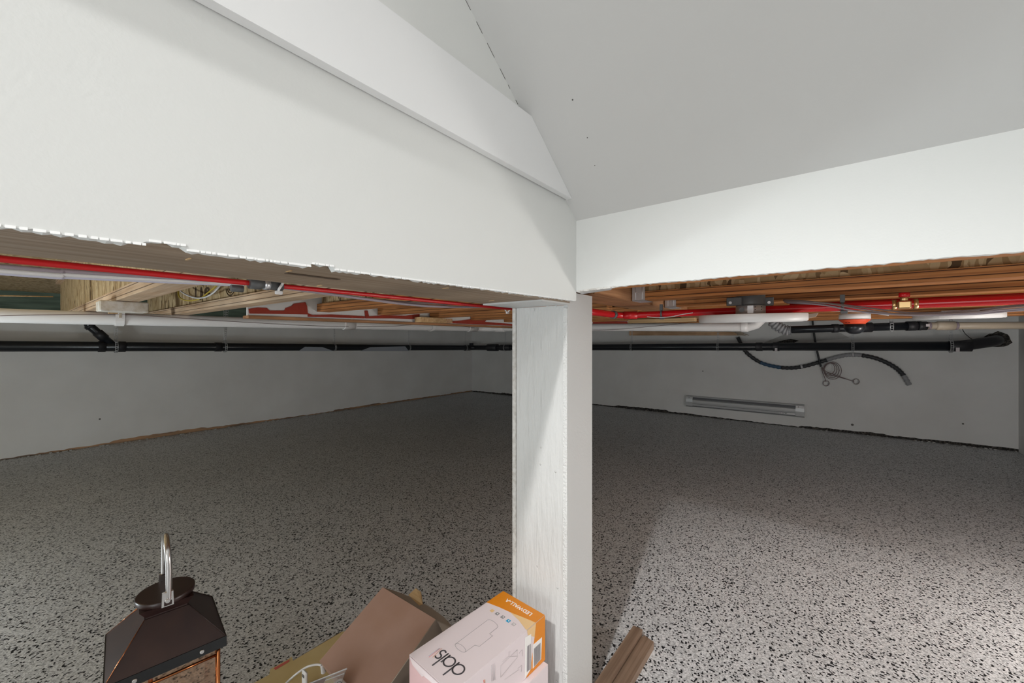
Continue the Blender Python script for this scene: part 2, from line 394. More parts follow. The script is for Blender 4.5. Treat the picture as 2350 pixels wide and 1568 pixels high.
# horizontal trim board on the left wall, its end cut along the sloping ceiling
tz0, tz1, tt, tg = E+.355, E+.486, .018, .0030
yend = lambda z: YR-(z-E-.315)/SL
struct(MB().hexa([(XL+tg,YB,tz0),(XL+tt,YB,tz0),(XL+tt,yend(tz0)-.001,tz0),(XL+tg,yend(tz0)-.001,tz0),
    (XL+tg,YB,tz1),(XL+tt,YB,tz1),(XL+tt,yend(tz1)-.001,tz1),(XL+tg,yend(tz1)-.001,tz1)]).build('trim_2', M['trim_paint']), 'white trim board along the left wall cut to the slope')
# hairline crack between ceiling and left wall, screw pops and marks
mb = MB(); y = .52
while y < .72:
    L = R.uniform(.006,.022)
    mb.hexa([(XL,y,zc(y)-.0012),(XL+.0006,y,zc(y)-.0012),(XL+.0006,y+L,zc(y+L)-.0012),(XL,y+L,zc(y+L)-.0012),(XL,y,zc(y)-.0002),(XL+.0006,y,zc(y)-.0002),(XL+.0006,y+L,zc(y+L)-.0002),(XL,y+L,zc(y+L)-.0002)])
    y += L+R.uniform(.003,.02)
o = mb.build('trim_crack', M['mark_dark']); struct(o, 'dark hairline crack between sloping ceiling and left wall')
cn = Vector((0,-SL,-1)).normalized()
for (px,py,rad) in ((1314,229,.0016),(1348,316,.0012),(1365,380,.0009)):
    p = atP(px,py,(0,YR,zc(YR)),cn); mb = MB()
    u = Vector((1,0,0)); v = cn.cross(u)
    mb.prism([p+(u*math.cos(a)+v*math.sin(a))*rad for a in [k*math.pi/4 for k in range(8)]], cn*.0006)
    tag(mb.build('paint_speck', M['mark_dark']), {1314:'larger dark speck high on the sloping ceiling',1348:'middle dark speck on the sloping ceiling',1365:'tiny dark speck low on the sloping ceiling'}[px], 'speck', 'specks on the sloping ceiling')

# ---------------------------------------------------------------- beams
def one(mb, name, m, label, cat, group=None): return tag(mb.build(name, M[m]), label, cat, group)
bm_ = thing('support_beam', 'grey brown laminated beam exposed under the left drywall header', 'beam', (-.63,-.7,ZLB))
MB().box((-.729,YB,ZLB),(XL-.014,.93,ZTOP-.005)).build('beam_body', M['lvl_grey'], bm_)
MB().box((-.729,.800,ZLB-.004),(-.537,.930,ZLB)).build('painted_end', M['post_board'], bm_)
for (px,py) in ((432,594),(663,622),(733,655),(1022,661),(1128,690)):
    p = atz(px,py,ZLB); d = Vector((R.uniform(-.006,.006), R.uniform(-.003,.003),0))
    MB().box(p-Vector((.008,.0012,.001)), p+Vector((.008,.0012,.0)) ).build('splinter', M['block_wood'], bm_)
for (a,b,c) in (((575,634),(620,633),(770,648)),):
    pass
mb = MB(); p = atz(720,634,ZLB); mb.box(p-Vector((.006,.04,.0008)),p+Vector((.006,.04,0)),.0003); mb.build('knot', M['ink_brown'], bm_)
one(MB().box((-.672,1.07,ZRB+.002),(XL-.012,3.5,ZTOP-.005)), 'support_beam', 'lvl_y', 'brown laminated beam running away behind the post with joist hangers', 'beam')
one(MB().box((XL-.012,YR+.014,ZRB+.002),(XR,1.0,ZTOP-.005)), 'rim_board', 'lvl', 'brown board tucked right behind the right drywall header', 'beam')
one(MB().box((-1.8,3.5,E+.136),(XR,3.61,ZTOP-.005)), 'cross_beam', 'lvl', 'dark brown cross beam above the grey pipe at far right', 'beam')

# ---------------------------------------------------------------- I-joists
def joist(y0, wdt, xa, xb, zb, fh, label, group, fm, name='floor_joist'):
    t = thing(name, label, 'joist', ((xa+xb)/2, y0+wdt/2, zb), group)
    MB().box((xa,y0,zb),(xb,y0+wdt,zb+fh)).build('bottom_flange', M[fm], t)
    MB().box((xa,y0+wdt/2-.006,zb+fh),(xb,y0+wdt/2+.006,ZTOP-.001-fh)).build('web', M['osb'], t)
    MB().box((xa,y0,ZTOP-.001-fh),(xb,y0+wdt,ZTOP-.001)).build('top_flange', M[fm], t)
    return t
ords = ['nearest','second','third','fourth','fifth','sixth','seventh','eighth','ninth','tenth']
LJ = []
for i, ye in enumerate((.29,.605,.96,1.28,1.63,1.98,2.33,2.68,3.03,3.38)):
    xa = (-4.3,-3.4,-1.862,-1.862)[i] if i < 4 else -1.862
    LJ.append(joist(ye-.058, .058, xa, -.731, E+.13, .036, ords[i]+' wooden I-joist left of the post counting away from the viewer', 'I-joists left of the post', 'lvl_pale' if i < 2 else 'lvl'))
RJ = []
for i in range(6):
    y0 = 1.35+.355*i
    RJ.append(joist(y0, .07, XL-.010, XR-.002, E+.136, .028, ords[i]+' wooden I-joist right of the post counting away from the viewer', 'I-joists right of the post', 'lvl'))
# stamped lettering and emblem on the strand board web
def text_obj(txt, size, mtx, m, parent, name='lettering', depth=.0004, font_shear=0, bold=0, spacing=1):
    cu = bpy.data.curves.new(name, 'FONT'); cu.body = txt; cu.size = size; cu.align_x = 'CENTER'; cu.align_y = 'CENTER'; cu.extrude = depth; cu.offset = bold
    cu.space_character = spacing
    tmp = bpy.data.objects.new('tmp', cu); C.objects.link(tmp)
    dg = bpy.context.evaluated_depsgraph_get(); me = bpy.data.meshes.new_from_object(tmp.evaluated_get(dg))
    bpy.data.objects.remove(tmp); bpy.data.curves.remove(cu)
    me.transform(mtx)
    base = WL[parent.name]; me.transform(Matrix.Translation(-base))
    me.name = name; me.materials.clear(); me.materials.append(m)
    o = bpy.data.objects.new(name, me); C.objects.link(o); o.parent = parent; return o
def frame(o, x, y):   # matrix whose local x,y axes are the given directions
    x = Vector(x).normalized(); y = Vector(y).normalized(); z = x.cross(y)
    return Matrix(((x.x,y.x,z.x,o[0]),(x.y,y.y,z.y,o[1]),(x.z,y.z,z.z,o[2]),(0,0,0,1)))
yw = .605-.029-.0065
p = atY(461,672,yw)
for k, ch in enumerate('1J8'):
    p = atY(449+13*k,672,yw)
    text_obj(ch, .060, frame((p.x,yw,p.z),(1,0,0),(0,0,1)) @ Matrix.Diagonal((2.4,1,1,1)), M['ink_brown'], LJ[1].children[1], 'stamped_letter', bold=.0022)
for k, s in enumerate((.030,.020,.010)):
    c = atY(529,668,yw); mb = MB(); q = []
    for a in range(0,13):
        t = math.pi+math.pi*a/12; q.append(Vector((c.x+math.cos(t)*s*1.6, yw-.0004, c.z+.012+math.sin(t)*s)))
    mb.tube(q, .0022, 5); mb.build('stamped_emblem', M['ink_brown'], LJ[1].children[1])

# joist hangers on the right beam
def hanger(y, label, zb):
    t = thing('joist_hanger', label, 'hanger', (XL+.015, y-.002, zb), 'joist hangers right of the post')
    x0, x1 = XL-.008, XL+.036
    mb = MB(); mb.box((x0,y-.0025,zb-.002),(x1,y-.0005,zb+.055)); mb.box((x0,y-.0025,zb-.003),(x1,y+.075,zb-.001)); mb.build('saddle', M['steel'], t)
    for xr in (x0+.012, x1-.009): MB().tube([(xr,y-.003,zb+.002),(xr,y-.003,zb+.05)], .0012, 6).build('rib', M['steel_light'], t)
    for (dx,dz) in ((.015,.028),(.024,.022),(.020,.048)): MB().lathe((0,0,0),[(.0026,0),(.002,.0014)],8)
    for (dx,dz) in ((.015,.028),(.024,.022),(.020,.048)):
        c = Vector((x0+dx,y-.003,zb+dz)); MB().tube([c,c+Vector((0,-.0016,0))],.0026,8).build('nail', M['steel_light'], t)
hanger(1.35, 'larger galvanised joist hanger on the nearest joist right of the post', E+.136)
hanger(1.705, 'smaller galvanised joist hanger on the second joist right of the post', E+.136)

# ---------------------------------------------------------------- dropped drywall edges with red firestop
xs = -1.866
one(MB().box((xs-.012,.62,E+.10),(xs,2.86,E+.33)), 'bulkhead_panel', 'drywall_far', 'white drywall strip closing the joist ends above the white pipe', 'panel')
one(MB().box((xs-.05,.62,E+.088),(xs+.012,2.86,E+.0995)), 'furring_strip', 'lvl_y', 'brown wooden strip along the bottom of the drywall strip', 'strip')
one(MB().box((xs,2.86,E+.128),(-1.06,2.872,E+.33)), 'bulkhead_panel', 'drywall_far', 'white drywall strip seen just right of the post', 'panel')
def seal(pts, label, X=xs+.001, th=.004):
    P = [atX(px,py,X) for px,py in pts]
    tag(MB().prism(P,(th,0,0)).build('firestop_sealant', M['firestop']), label, 'sealant', 'red firestop smears')
seal([(570,709),(590,706),(612,707),(618,713),(652,713),(655,707),(668,703),(674,697),(700,694),(704,703),(706,722),(650,721),(572,720)], 'large rust red firestop smear under the second left joist')
seal([(706,719),(716,723),(760,722),(836,726),(836,731),(706,727)], 'thin rust red firestop line below the white drywall gap')
seal([(836,713),(843,713),(846,726),(880,724),(930,725),(950,722),(962,721),(962,729),(945,733),(900,731),(838,731)], 'rust red firestop smear with ragged lower edge left of wood block')
seal([(1055,736),(1080,733),(1115,735),(1112,739),(1175,744),(1175,748),(1030,742),(1030,738)], 'dark red firestop line just left of the post')
tag(MB().prism([atY(1361,738,2.858),(atY(1440,738,2.858)),(atY(1440,743,2.858)),(atY(1361,743,2.858))],(0,-.004,0)).build('firestop_sealant', M['firestop']), 'dark red firestop line just right of the post','sealant','red firestop smears')
# loose blocks and planks under the floor
b0 = atX(955,736,-1.84); b1 = atX(1028,737,-1.84)
t = thing('wood_block', 'short pale wooden block above the white pipe left of the post', 'block', (-1.82,(b0.y+b1.y)/2,E+.098))
MB().box((-1.853,b0.y,E+.1),(-1.80,b1.y-.05,E+.1285)).build('block_body', M['block_wood'], t)
MB().box((-1.853,b1.y-.049,E+.1),(-1.80,b1.y,E+.1285)).build('cut_end', M['plank'], t)
a = atY(1441,742,2.6); b = atY(1595,728,2.6)
one(MB().box((a.x,2.6,E+.111),(b.x,2.64,E+.136),.002), 'wood_block', 'block_wood', 'longer brown wooden block beside the big white disc light', 'block')
t = thing('white_block', 'white painted wooden block under the nearest left joist', 'block', (-1.9,.262,E+.09))
MB().box((-1.945,.195,E+.094),(-1.855,.315,E+.129),.003).build('block_body', M['white_wood'], t)
one(MB().box((-2.17,.25,E+.10),(-2.15,.275,E+.129)), 'wood_peg', 'block_wood', 'small upright wooden peg right of the white block', 'peg')
# plank on the back wall with a splintered end
pa = atY(1444,760,5.83); pb = atY(1444,770,5.83); pc = atY(1700,770,5.83); pd = atY(1682,762,5.83)
t = thing('wood_plank', 'pale wooden plank with a splintered end below the white pipe', 'plank', ((pa.x+pc.x)/2,5.84,pb.z))
MB().prism([pa,pb,pc,pd],(0,.045,0)).build('plank_body', M['plank'], t)
for (q0,q1) in (((1690,764),(1719,770)),((1686,762),(1708,765)),((1692,768),(1712,771))):
    A = atY(*q0,5.835); B = atY(*q1,5.835); MB().tube([A,(A+B)/2+Vector((0,0,.006)),B],[.012,.009,.002],5).build('splinter', M['cardboard_edge'], t)

# ---------------------------------------------------------------- post
zt = ZLB-.0045
t = thing('support_post', 'white painted post wrapped in drywall strips in the middle', 'post', (-.636,1.0,0))
MB().box((-.7165,.932,0),(-.556,1.07,zt)).build('wood_core', M['post_paint'], t)
MB().box((-.7295,.928,0),(-.7175,1.072,zt),.0007).build('board_edge', M['gypsum'], t)
MB().box((-.5555,.930,0),(-.5435,1.0715,ZRB-.004)).build('side_board', M['post_board'], t)
MB().box((-.5562,.9265,0),(-.5436,.9298,E+.085),.0008).build('corner_bead', M['bead'], t)
for (px,py) in ((1225,711),(1257,702),(1276,703)):
    p = atY(px,py,.932); MB().tube([p,p+Vector((0,-.0012,0))],.0035,10).build('nail_head', M['post_paint'], t)
for (px,py) in ((1241,1027),(1279,1350),(1240,1066),(1275,1083),(1233,1300),(1278,1563),(1292,1545)):
    p = atY(px,py,.932); MB().tube([p,p+Vector((0,-.001,0))],[.003,.001],7).build('paint_blister', M['post_paint'], t)

# ---------------------------------------------------------------- white pipe under the joists
D = .03
zA, zB, zC = E+.100, E+.110, E+.083
xp = -2.65; yp = 2.95
corner = []
for k in range(7):
    a = math.pi/2*k/6; corner.append(Vector((xp+.12-.12*math.cos(a), yp-.12+.12*math.sin(a), zB)))
ex = atY(1722,752,yp).x
path = [Vector((xp,-1.2,zA-.004)), Vector((xp,.7,zA)), Vector((xp,1.8,E+.106))]+corner+[Vector((-1.5,yp,E+.1)), Vector((ex-.05,yp,zC)), Vector((ex-.01,yp,zC+.001)), Vector((ex+.03,yp,zC+.014)), Vector((ex+.055,yp,zC+.04)), Vector((ex+.065,yp,zC+.085)), Vector((ex+.065,yp,zC+.3))]
t = thing('white_drain_pipe', 'long white plastic pipe running below the joists behind the post', 'pipe', (xp,1.0,zA-.03))
MB().tube(path, D, 18).build('pipe_run', M['pvc'], t)
def ring(pipe, a, b, r, m, name='coupling'):
    return MB().tube([a,(Vector(a)*.98+Vector(b)*.02),b],[r,r,r],18).build(name, M[m], pipe)
def onrun(px, X, za, zb, ya, yb):   # point on the left run at picture column px
    l = (px-CX)/F; r = ray(px,CY); y_ = X*r.y/r.x; return Vector((X,y_,za+(zb-za)*(y_-ya)/(yb-ya)))
def pz(y_): return zA+(E+.106-zA)*(y_-.7)/1.1
for (p0,p1) in ((788,812),(1084,1112)):
    A = onrun(p0,xp,0,0,0,1); B = onrun(p1,xp,0,0,0,1)
    if B.y < 2.8:
        A.z = pz(A.y); B.z = pz(B.y); ring(t,A,B,D+.004,'pvc')
    else:
        ring(t,(xp,2.70,zB-.001),(xp,2.81,zB),D+.004,'pvc'); ring(t,(xp+.13,yp,zB),(xp+.24,yp,zB-.001),D+.004,'pvc')
ring(t,(ex-.05,yp,zC),(ex-.012,yp,zC+.001),D+.003,'pvc')
# pipe straps of the white pipe
for px, lab, sl in ((273,'white plastic strap holding the white pipe under the block',0),(990,'white slanted strap holding the white pipe left of the post',.03)):
    A = onrun(px,xp,0,0,0,1); A.z = pz(A.y)
    t2 = thing('pipe_strap', lab, 'strap', (A.x,A.y,A.z-.035), 'straps on the white pipe')
    mb = MB(); q = []
    for k in range(0,13):
        a = -math.pi*.5+math.pi*1.5*k/12; q.append(Vector((xp+math.cos(a)*(D+.003), A.y+sl*math.sin(a), A.z+math.sin(a)*(D+.003))))
    q = [Vector((xp+D+.003,A.y,E+.129))]+[Vector((xp+math.cos(a)*(D+(.008 if sl else .003)), A.y-sl*(1-math.cos(a)), A.z+math.sin(a)*(D+(.008 if sl else .003)))) for a in [-math.pi*k/10 for k in range(11)]]
    n = len(q); wd = .016
    mb.loft([[p+Vector((0,-wd,0)),p+Vector((0,wd,0)),p+Vector((.003,wd,0)),p+Vector((.003,-wd,0))] for p in q], True); mb.build('strap_band', M['plastic_white'], t2)
    if sl == 0: MB().box((xp+D+.0055,A.y-.005,A.z+.005),(xp+D+.0075,A.y+.005,A.z+.028),.001).build('strap_slot', M['pvc_beige'], t2)
# thin grey wire lying along the pipe
q = [atX(px,py,xp+.035) for px,py in ((0,725),(100,723),(273,722),(380,728),(480,735),(600,742),(720,748),(800,750))]
one(MB().tube(smooth_path(q),.0016,5), 'thin_wire', 'cable_grey', 'thin grey wire drooping along the left part of the white pipe', 'wire')
q = [atX(px,py,xp+.035) for px,py in ((820,750),(900,749),(985,743)) ]+[atX(px,py,xp+.04) for px,py in ((1040,747),(1090,753))]
one(MB().tube(smooth_path(q),.0016,5), 'thin_wire', 'cable_grey', 'thin grey wire hung on the slanted strap beside the post', 'wire')
q = [atY(px,py,yp-.04) for px,py in ((1362,758),(1420,756),(1500,749),(1580,742))]
one(MB().tube(smooth_path(q),.0016,5), 'thin_wire', 'cable_grey', 'thin grey wire lying along the white pipe right of the post', 'wire')

# ---------------------------------------------------------------- black drain pipe round the far walls
RP = .045
XB, YBk = -5.28, 5.50
zl0, zl1, zr1 = E-.053, E-.150, E-.06
zleft = lambda y: zl0+(zl1-zl0)*y/5.3
zback = lambda x: zl1+(zr1-zl1)*(x-XB)/(.9-XB)
crn = [Vector((XB+.13-.13*math.cos(math.pi/2*k/6), YBk-.13+.13*math.sin(math.pi/2*k/6), zl1)) for k in range(7)]
t = thing('black_drain_pipe', 'black drain pipe running along both far walls', 'pipe', (XB,2.0,zl1-.06))
MB().tube([(XB,-1.5,zleft(-1.5)),(XB,2,zleft(2))]+crn+[(-2,YBk,zback(-2)),(.93,YBk,zback(.93))], RP, 20).build('pipe_run', M['abs'], t)
eo = atY(2290,780,YW)
el = smooth_path([(.90,YBk,zback(.9)),(1.0,YBk+.01,zback(.9)+.008),(1.12,YBk+.10,E-.03),(1.22,YBk+.22,E-.012),(eo.x,YW+.02,E-.002)],6)
MB().tube(el, RP+.004, 18).build('wall_elbow', M['abs_dull'], t)
def lp(px):
    p = onrun(px,XB,0,0,0,1); p.z = zleft(p.y); return p
def bp_(px):
    r = ray(px,CY); k = YBk/r.y; return Vector((r.x*k,YBk,zback(r.x*k)))
for (p0,p1) in ((225,242),(272,288),(493,508)): ring(t,lp(p0),lp(p1),RP+.006,'abs_dull')
for (p0,p1) in ((1066,1078),): ring(t,lp(p0),lp(p1),RP+.006,'abs_dull')
for (p0,p1) in ((1120,1142),(1150,1172)): ring(t,bp_(p0),bp_(p1),RP+(.018 if p0==1120 else .008),'abs_dull')
for (p0,p1) in ((1735,1750),(1774,1789)): ring(t,bp_(p0),bp_(p1),RP+.006,'abs_dull')
ring(t,bp_(2186),bp_(2230),RP+.006,'abs_dull')
# wye branch on the left run
w1 = lp(262); w2 = atX(222,762,XB+.01); w3 = atX(205,748,XB+.01); w4 = Vector((XB+.01,w3.y-.02,E+.3))
br = MB().tube([w1,w2+(w3-w2)*.2,w3,w3+Vector((0,-.015,.05)),w4],.033,14).build('branch_pipe', M['abs'], t)
MB().tube([w1+(w2-w1)*.55,w1+(w2-w1)*.98],.039,14).build('branch_socket', M['abs_dull'], t)
MB().tube([w2+(w3-w2)*.75,w3+(w3-w2)*.1],.039,14).build('branch_socket', M['abs_dull'], t)
# clean-out tee near the far corner
c0 = lp(1082); MB().tube([c0,c0+Vector((.0,0,.09))],.04,14).build('tee_neck', M['abs_dull'], t)
# printed marks
for px,py in ((1781,803),(2198,803)):
    p = atY(px,py,YBk-RP-.007); MB().box(p-Vector((.012,.0005,.02)),p+Vector((.012,.0005,.02))).build('printed_mark', M['print_pale'], t)
for k in range(2):
    pts = [((685,806),(700,796),(740,797),(766,806)),((826,806),(850,797),(930,795),(938,806))][k]
    P = [atX(px,py,XB+RP+.002) for px,py in pts]; MB().prism(P,(.001,0,0)).build('pale_dust', M['dust'], t)
# cut-out round the wall elbow
q = [eo+Vector((math.cos(a)*.085*R.uniform(.85,1.15),-.004,math.sin(a)*.075*R.uniform(.85,1.2))) for a in [k*math.pi/8 for k in range(16)]]
one(MB().prism([Vector((p.x,YW-.004,p.z)) for p in q],(0,.003,0)), 'wall_cutout', 'gap', 'rough dark hole where the black pipe enters the wall', 'hole')
# patched drywall round the pipes on the back wall
q = [atY(px,py,YW-.006) for px,py in ((1745,790),(1800,768),(1850,762),(1930,765),(1950,776),(1880,782),(1840,788))]
one(MB().prism(q,(0,.004,0)), 'torn_patch', 'mark_grey', 'torn grey drywall patch behind the black pipes', 'patch')
q = [atY(px,py,YW-.010) for px,py in ((1770,790),(1790,783),(1815,778),(1833,782),(1820,788))]
one(MB().prism(q,(0,.003,0)), 'dark_smear', 'gap', 'dark smear on the wall patch above the black pipe', 'smear')

# perforated strap hangers
def ladder(mb, pts, nrm, wd=.009, bar=.0016):
    """perforated strip: two rails joined by cross bars"""
    nrm = Vector(nrm).normalized()
    for sgn in (-1,1): mb.tube([Vector(p)+nrm*wd*sgn for p in pts], bar*1.3, 4)
    acc = 0
    for i in range(1,len(pts)):
        a = Vector(pts[i-1]); b = Vector(pts[i]); L = (b-a).length; s = 0
        while s < L:
            if acc <= 0: q = a+(b-a)*(s/L); mb.tube([q-nrm*wd,q+nrm*wd],bar*1.8,4); acc = .022
            s += .004; acc -= .004
def pipe_hanger(c, axis, r, ztop, lean, label, single=False, m='steel'):
    t = thing('pipe_hanger', label, 'hanger', c-Vector((0,0,r)), 'perforated strap hangers of the black pipe')
    ax = Vector(axis); sd = Vector((ax.y,-ax.x,0))
    loop = [c+sd*math.cos(a)*(r+.004)+Vector((0,0,math.sin(a)*(r+.004))) for a in [math.pi/2+.25+(2*math.pi-.5)*k/20 for k in range(21)]]
    mb = MB(); ladder(mb, loop, ax); mb.build('strap_loop', M[m], t)
    top = c+sd*lean; top.z = ztop
    mb = MB(); ladder(mb, [loop[0]+Vector((0,0,.0)), c+Vector((0,0,r+.06)), top], ax); mb.build('strap_tail', M[m], t)
    if not single:
        mb = MB(); ladder(mb, [loop[-1], c+Vector((0,0,r+.05))+sd*.01, top+ax*.03], ax); mb.build('strap_tail', M[m], t)
for px, lab in ((266,'hanger at the branch of the black pipe far left'),(516,'hanger second from the left on the black pipe'),(767,'hanger above the long dust streak on the black pipe'),(938,'hanger at the right end of the dust streaks'),(1068,'hanger at the tee just left of the far corner')):
    pipe_hanger(lp(px), (0,1,0), RP+(.009 if px in (266,516,1068) else .002), E+.42, 0, 'perforated steel '+lab, px not in (516,))
for px, lab, zt_ in ((1160,'hanger nearest the left edge of the post',E+.3),(1450,'hanger nearest the right edge of the post',E+.3),(1648,'hanger above the left part of the heater',E+.3),(1957,'bright hanger below the dome shaped elbow',E+.3),(2182,'hanger just left of the pipe elbow into the wall',E+.3)):
    pipe_hanger(bp_(px), (1,0,0), RP+(.011 if px in (1160,2182) else .002), zt_, 0, 'perforated steel '+lab, True)

# ---------------------------------------------------------------- red tube and cables behind the left beam
rt = [Vector((-.787,-1.0,E+.098)),Vector((-.787,0,E+.098)),Vector((-.79,.5,E+.099)),Vector((-.80,1.02,E+.099)),Vector((-.80,1.14,E+.10))]
t = thing('red_tube', 'thin red plastic tube along the left beam ending at the post', 'tube', (-.79,.4,E+.09))
MB().tube(rt,.0045,10).build('tube_run', M['red_tube'], t)
c = atX(612,651,-.787); c.z = E+.0983
MB().tube([c+Vector((0,-.028,0)),c+Vector((0,-.010,0)),c+Vector((0,-.009,0)),c+Vector((0,.026,0))],[.010,.010,.0085,.0085],12).build('coupling', M['plastic_grey'], t)
MB().tube([c+Vector((0,-.005,0)),c+Vector((0,.004,0))],.0095,12).build('crimp_ring', M['steel_light'], t)
c2 = c+Vector((-.012,-.042,-.010))
one(MB().tube([c2+Vector((0,-.009,.0)),c2+Vector((0,.009,0))],.006,8), 'cable_clip', 'plastic_grey', 'small grey clip closing the pale cable bundle beside red tube', 'clip')
q = [atX(px,py,-.85) for px,py in ((0,621),(150,630),(300,638),(430,645),(560,652))]; q = [q[0]+Vector((0,-.5,-.002))]+q
one(MB().tube(smooth_path(q),.0035,8), 'white_cable', 'cable_white', 'white cable running below the red tube at left', 'cable')
q = [atX(px,py,-.86) for px,py in ((0,627),(150,636),(300,643),(430,649),(560,655))]; q = [q[0]+Vector((0,-.5,-.002))]+q
one(MB().tube(smooth_path(q),.0028,8), 'blue_grey_cable', 'cable_lilac', 'blue grey cable lowest in the bundle at left', 'cable')
q = [atX(px,py,-.835) for px,py in ((0,611),(150,622),(300,632),(430,640),(560,649))]; q = [q[0]+Vector((0,-.5,-.002))]+q
one(MB().tube(smooth_path(q),.003,8), 'mauve_cable', 'cable_mauve', 'mauve cable between the red tube and the white cable', 'cable')
q = [atX(px,py,-.83) for px,py in ((566,653),(640,659),(780,678),(950,700),(1060,705),(1172,705))]+[Vector((-.83,1.2,E+.095))]
one(MB().tube(smooth_path(q),.0034,7), 'grey_cable', 'cable_mauve', 'grey cable sagging lowest below the red tube beside the post', 'cable')
q = [atX(px,py,-.84) for px,py in ((566,652),(660,660),(860,688),(1000,697),(1172,703))]+[Vector((-.84,1.2,E+.097))]
one(MB().tube(smooth_path(q),.003,7), 'grey_cable', 'cable_grey', 'thin brown grey cable just under the red tube beside the post', 'cable')
def zip_tie(px,py,X,label,r=.012):
    c = atX(px,py,X); t = thing('cable_tie', label, 'cable tie', c-Vector((0,0,r)), 'white cable ties')
    MB().tube([c+Vector((math.cos(a)*r,0.003*math.sin(2*a),math.sin(a)*r*.8)) for a in [k*math.pi/8 for k in range(17)]],.0022,6).build('loop', M['plastic_white'], t)
    MB().box(c+Vector((-.004,-.006,-r-.004)),c+Vector((.004,.006,-r+.003)),.0015).build('head', M['plastic_white'], t)
zip_tie(640,656,-.787,'white cable tie on the red tube beside the black coupling')
zip_tie(1165,709,-.81,'white cable tie on the red tube touching the post')
q = [atY(px,py,.53) for px,py in ((505,640),(499,653),(480,670),(455,687),(430,690),(412,682),(408,660))]
one(MB().tube(smooth_path(q),.003,7), 'yellow_wire', 'cable_yellow', 'yellow wire loop hanging before the strand board web', 'wire')
q = [atY(px,py,.525) for px,py in ((515,640),(507,653),(490,672),(468,683),(445,683),(417,670),(410,650))]
one(MB().tube(smooth_path(q),.0034,7), 'white_wire', 'cable_white', 'white wire loop hanging before the strand board web', 'wire')
q = [atX(0,679,-3.4),atX(122,681,-3.4)]
one(MB().tube([q[0]+Vector((0,-.5,0)),q[0],q[1]],.004,6), 'thin_rod', 'block_wood', 'thin pale rod before the green rim board at far left', 'rod')

# ---------------------------------------------------------------- red pipe on the right and its cables
yq = 1.575; zq = E+.10
t = thing('red_pipe', 'thick red plastic pipe crossing under the right joists', 'pipe', (.2,yq,zq-.014))
MB().tube([(-.66,1.18,zq),(-.665,1.36,zq),(-.665,1.50,zq-.001),(-.655,1.552,zq-.001),(-.62,yq,zq-.001),(-.4,yq,zq),(.0,yq,zq),(.5,yq,zq+.001),(XR,yq,zq+.002)],.0125,14).build('pipe_run', M['red_pipe'], t)
MB().tube([(-.648,1.556,zq-.001),(-.60,yq,zq-.001)],.0155,14).build('elbow_fitting', M['red_tube'], t)
MB().tube([(-.667,1.485,zq-.001),(-.664,1.50,zq-.001)],.0165,14).build('elbow_collar', M['plastic_grey'], t)
t = thing('red_pipe', 'second red pipe with brass tee behind the thick red one', 'pipe', (.4,1.64,E+.10))
ys = 1.645; zs = E+.110
MB().tube([(-.1,ys,zs),(XR,ys,zs)],.0125,14).build('pipe_run', M['red_pipe'], t)
pxx = lambda px,py,Y=1.56: atY(px,py,Y)
tc = pxx(2075,700)
t = thing('brass_tee', 'brass tee fitting on the thick red pipe at right', 'fitting', tc-Vector((0,0,.02)))
MB().box(tc-Vector((.014,.012,.0105)),tc+Vector((.014,.006,.0105)),.003).build('tee_body', M['brass'], t)
for d0 in (-.024,.020): MB().tube([Vector((tc.x+d0,yq,zq)),Vector((tc.x+d0+.009,yq,zq))],.0145,14).build('crimp_ring', M['brass'], t)
MB().tube([tc+Vector((0,0,.008)),tc+Vector((0,.0,.026))],.0085,10).build('riser_neck', M['brass'], t)
MB().tube([tc+Vector((0,.0,.022)),tc+Vector((0,.0,.034))],.012,10).build('riser_cap', M['red_pipe'], t)
def clip(px, label):
    c = Vector((pxx(px,700,yq).x,yq,zq)); t = thing('pipe_clip', label, 'clip', c-Vector((0,0,.02)), 'black clips on the red pipe')
    MB().tube([c+Vector((0,-.002+math.cos(a)*.0155,math.sin(a)*.0155)) for a in [math.pi*.5+math.pi*1.2*k/10 for k in range(11)]],.0035,6).build('clip_band', M['plastic_grey'], t)
    MB().box(c+Vector((-.006,-.016,.012)),c+Vector((.006,-.010,.036)),.001).build('clip_stem', M['plastic_grey'], t)
    MB().box(c+Vector((-.005,-.020,-.022)),c+Vector((.012,-.012,-.012)),.001).build('clip_foot', M['plastic_grey'], t)
clip(1520,'black plastic clip on the red pipe under the second hanger')
clip(1933,'black plastic clip on the red pipe above the orange collar')
paths = [((1832,692),(1900,697),(1980,710),(2060,721),(2150,721),(2250,715),(2350,703)),
         ((1835,695),(1900,702),(1970,715),(2050,722),(2140,724),(2240,719),(2350,708)),
         ((1833,690),(1920,698),(2000,708),(2090,718),(2180,716),(2260,709),(2350,700)),
         ((1840,697),(1890,700),(1950,712),(2030,719),(2120,722),(2220,722),(2300,716),(2350,712))]
labs = ['uppermost brown grey cable','second brown grey cable','thin grey cable crossing the red pipe','lowest brown grey cable']
for i,pp in enumerate(paths):
    q = [atY(px,py,1.53+.006*i) for px,py in pp]; q = [q[0]+Vector((-.04,.02,.006))]+q+[q[-1]+Vector((.3,0,.012))]
    one(MB().tube(smooth_path(q),.0024,6), 'grey_cable', ('cable_grey','cable_mauve')[i%2], labs[i]+' sagging below the red pipe at right', 'cable', 'sagging cables at right')
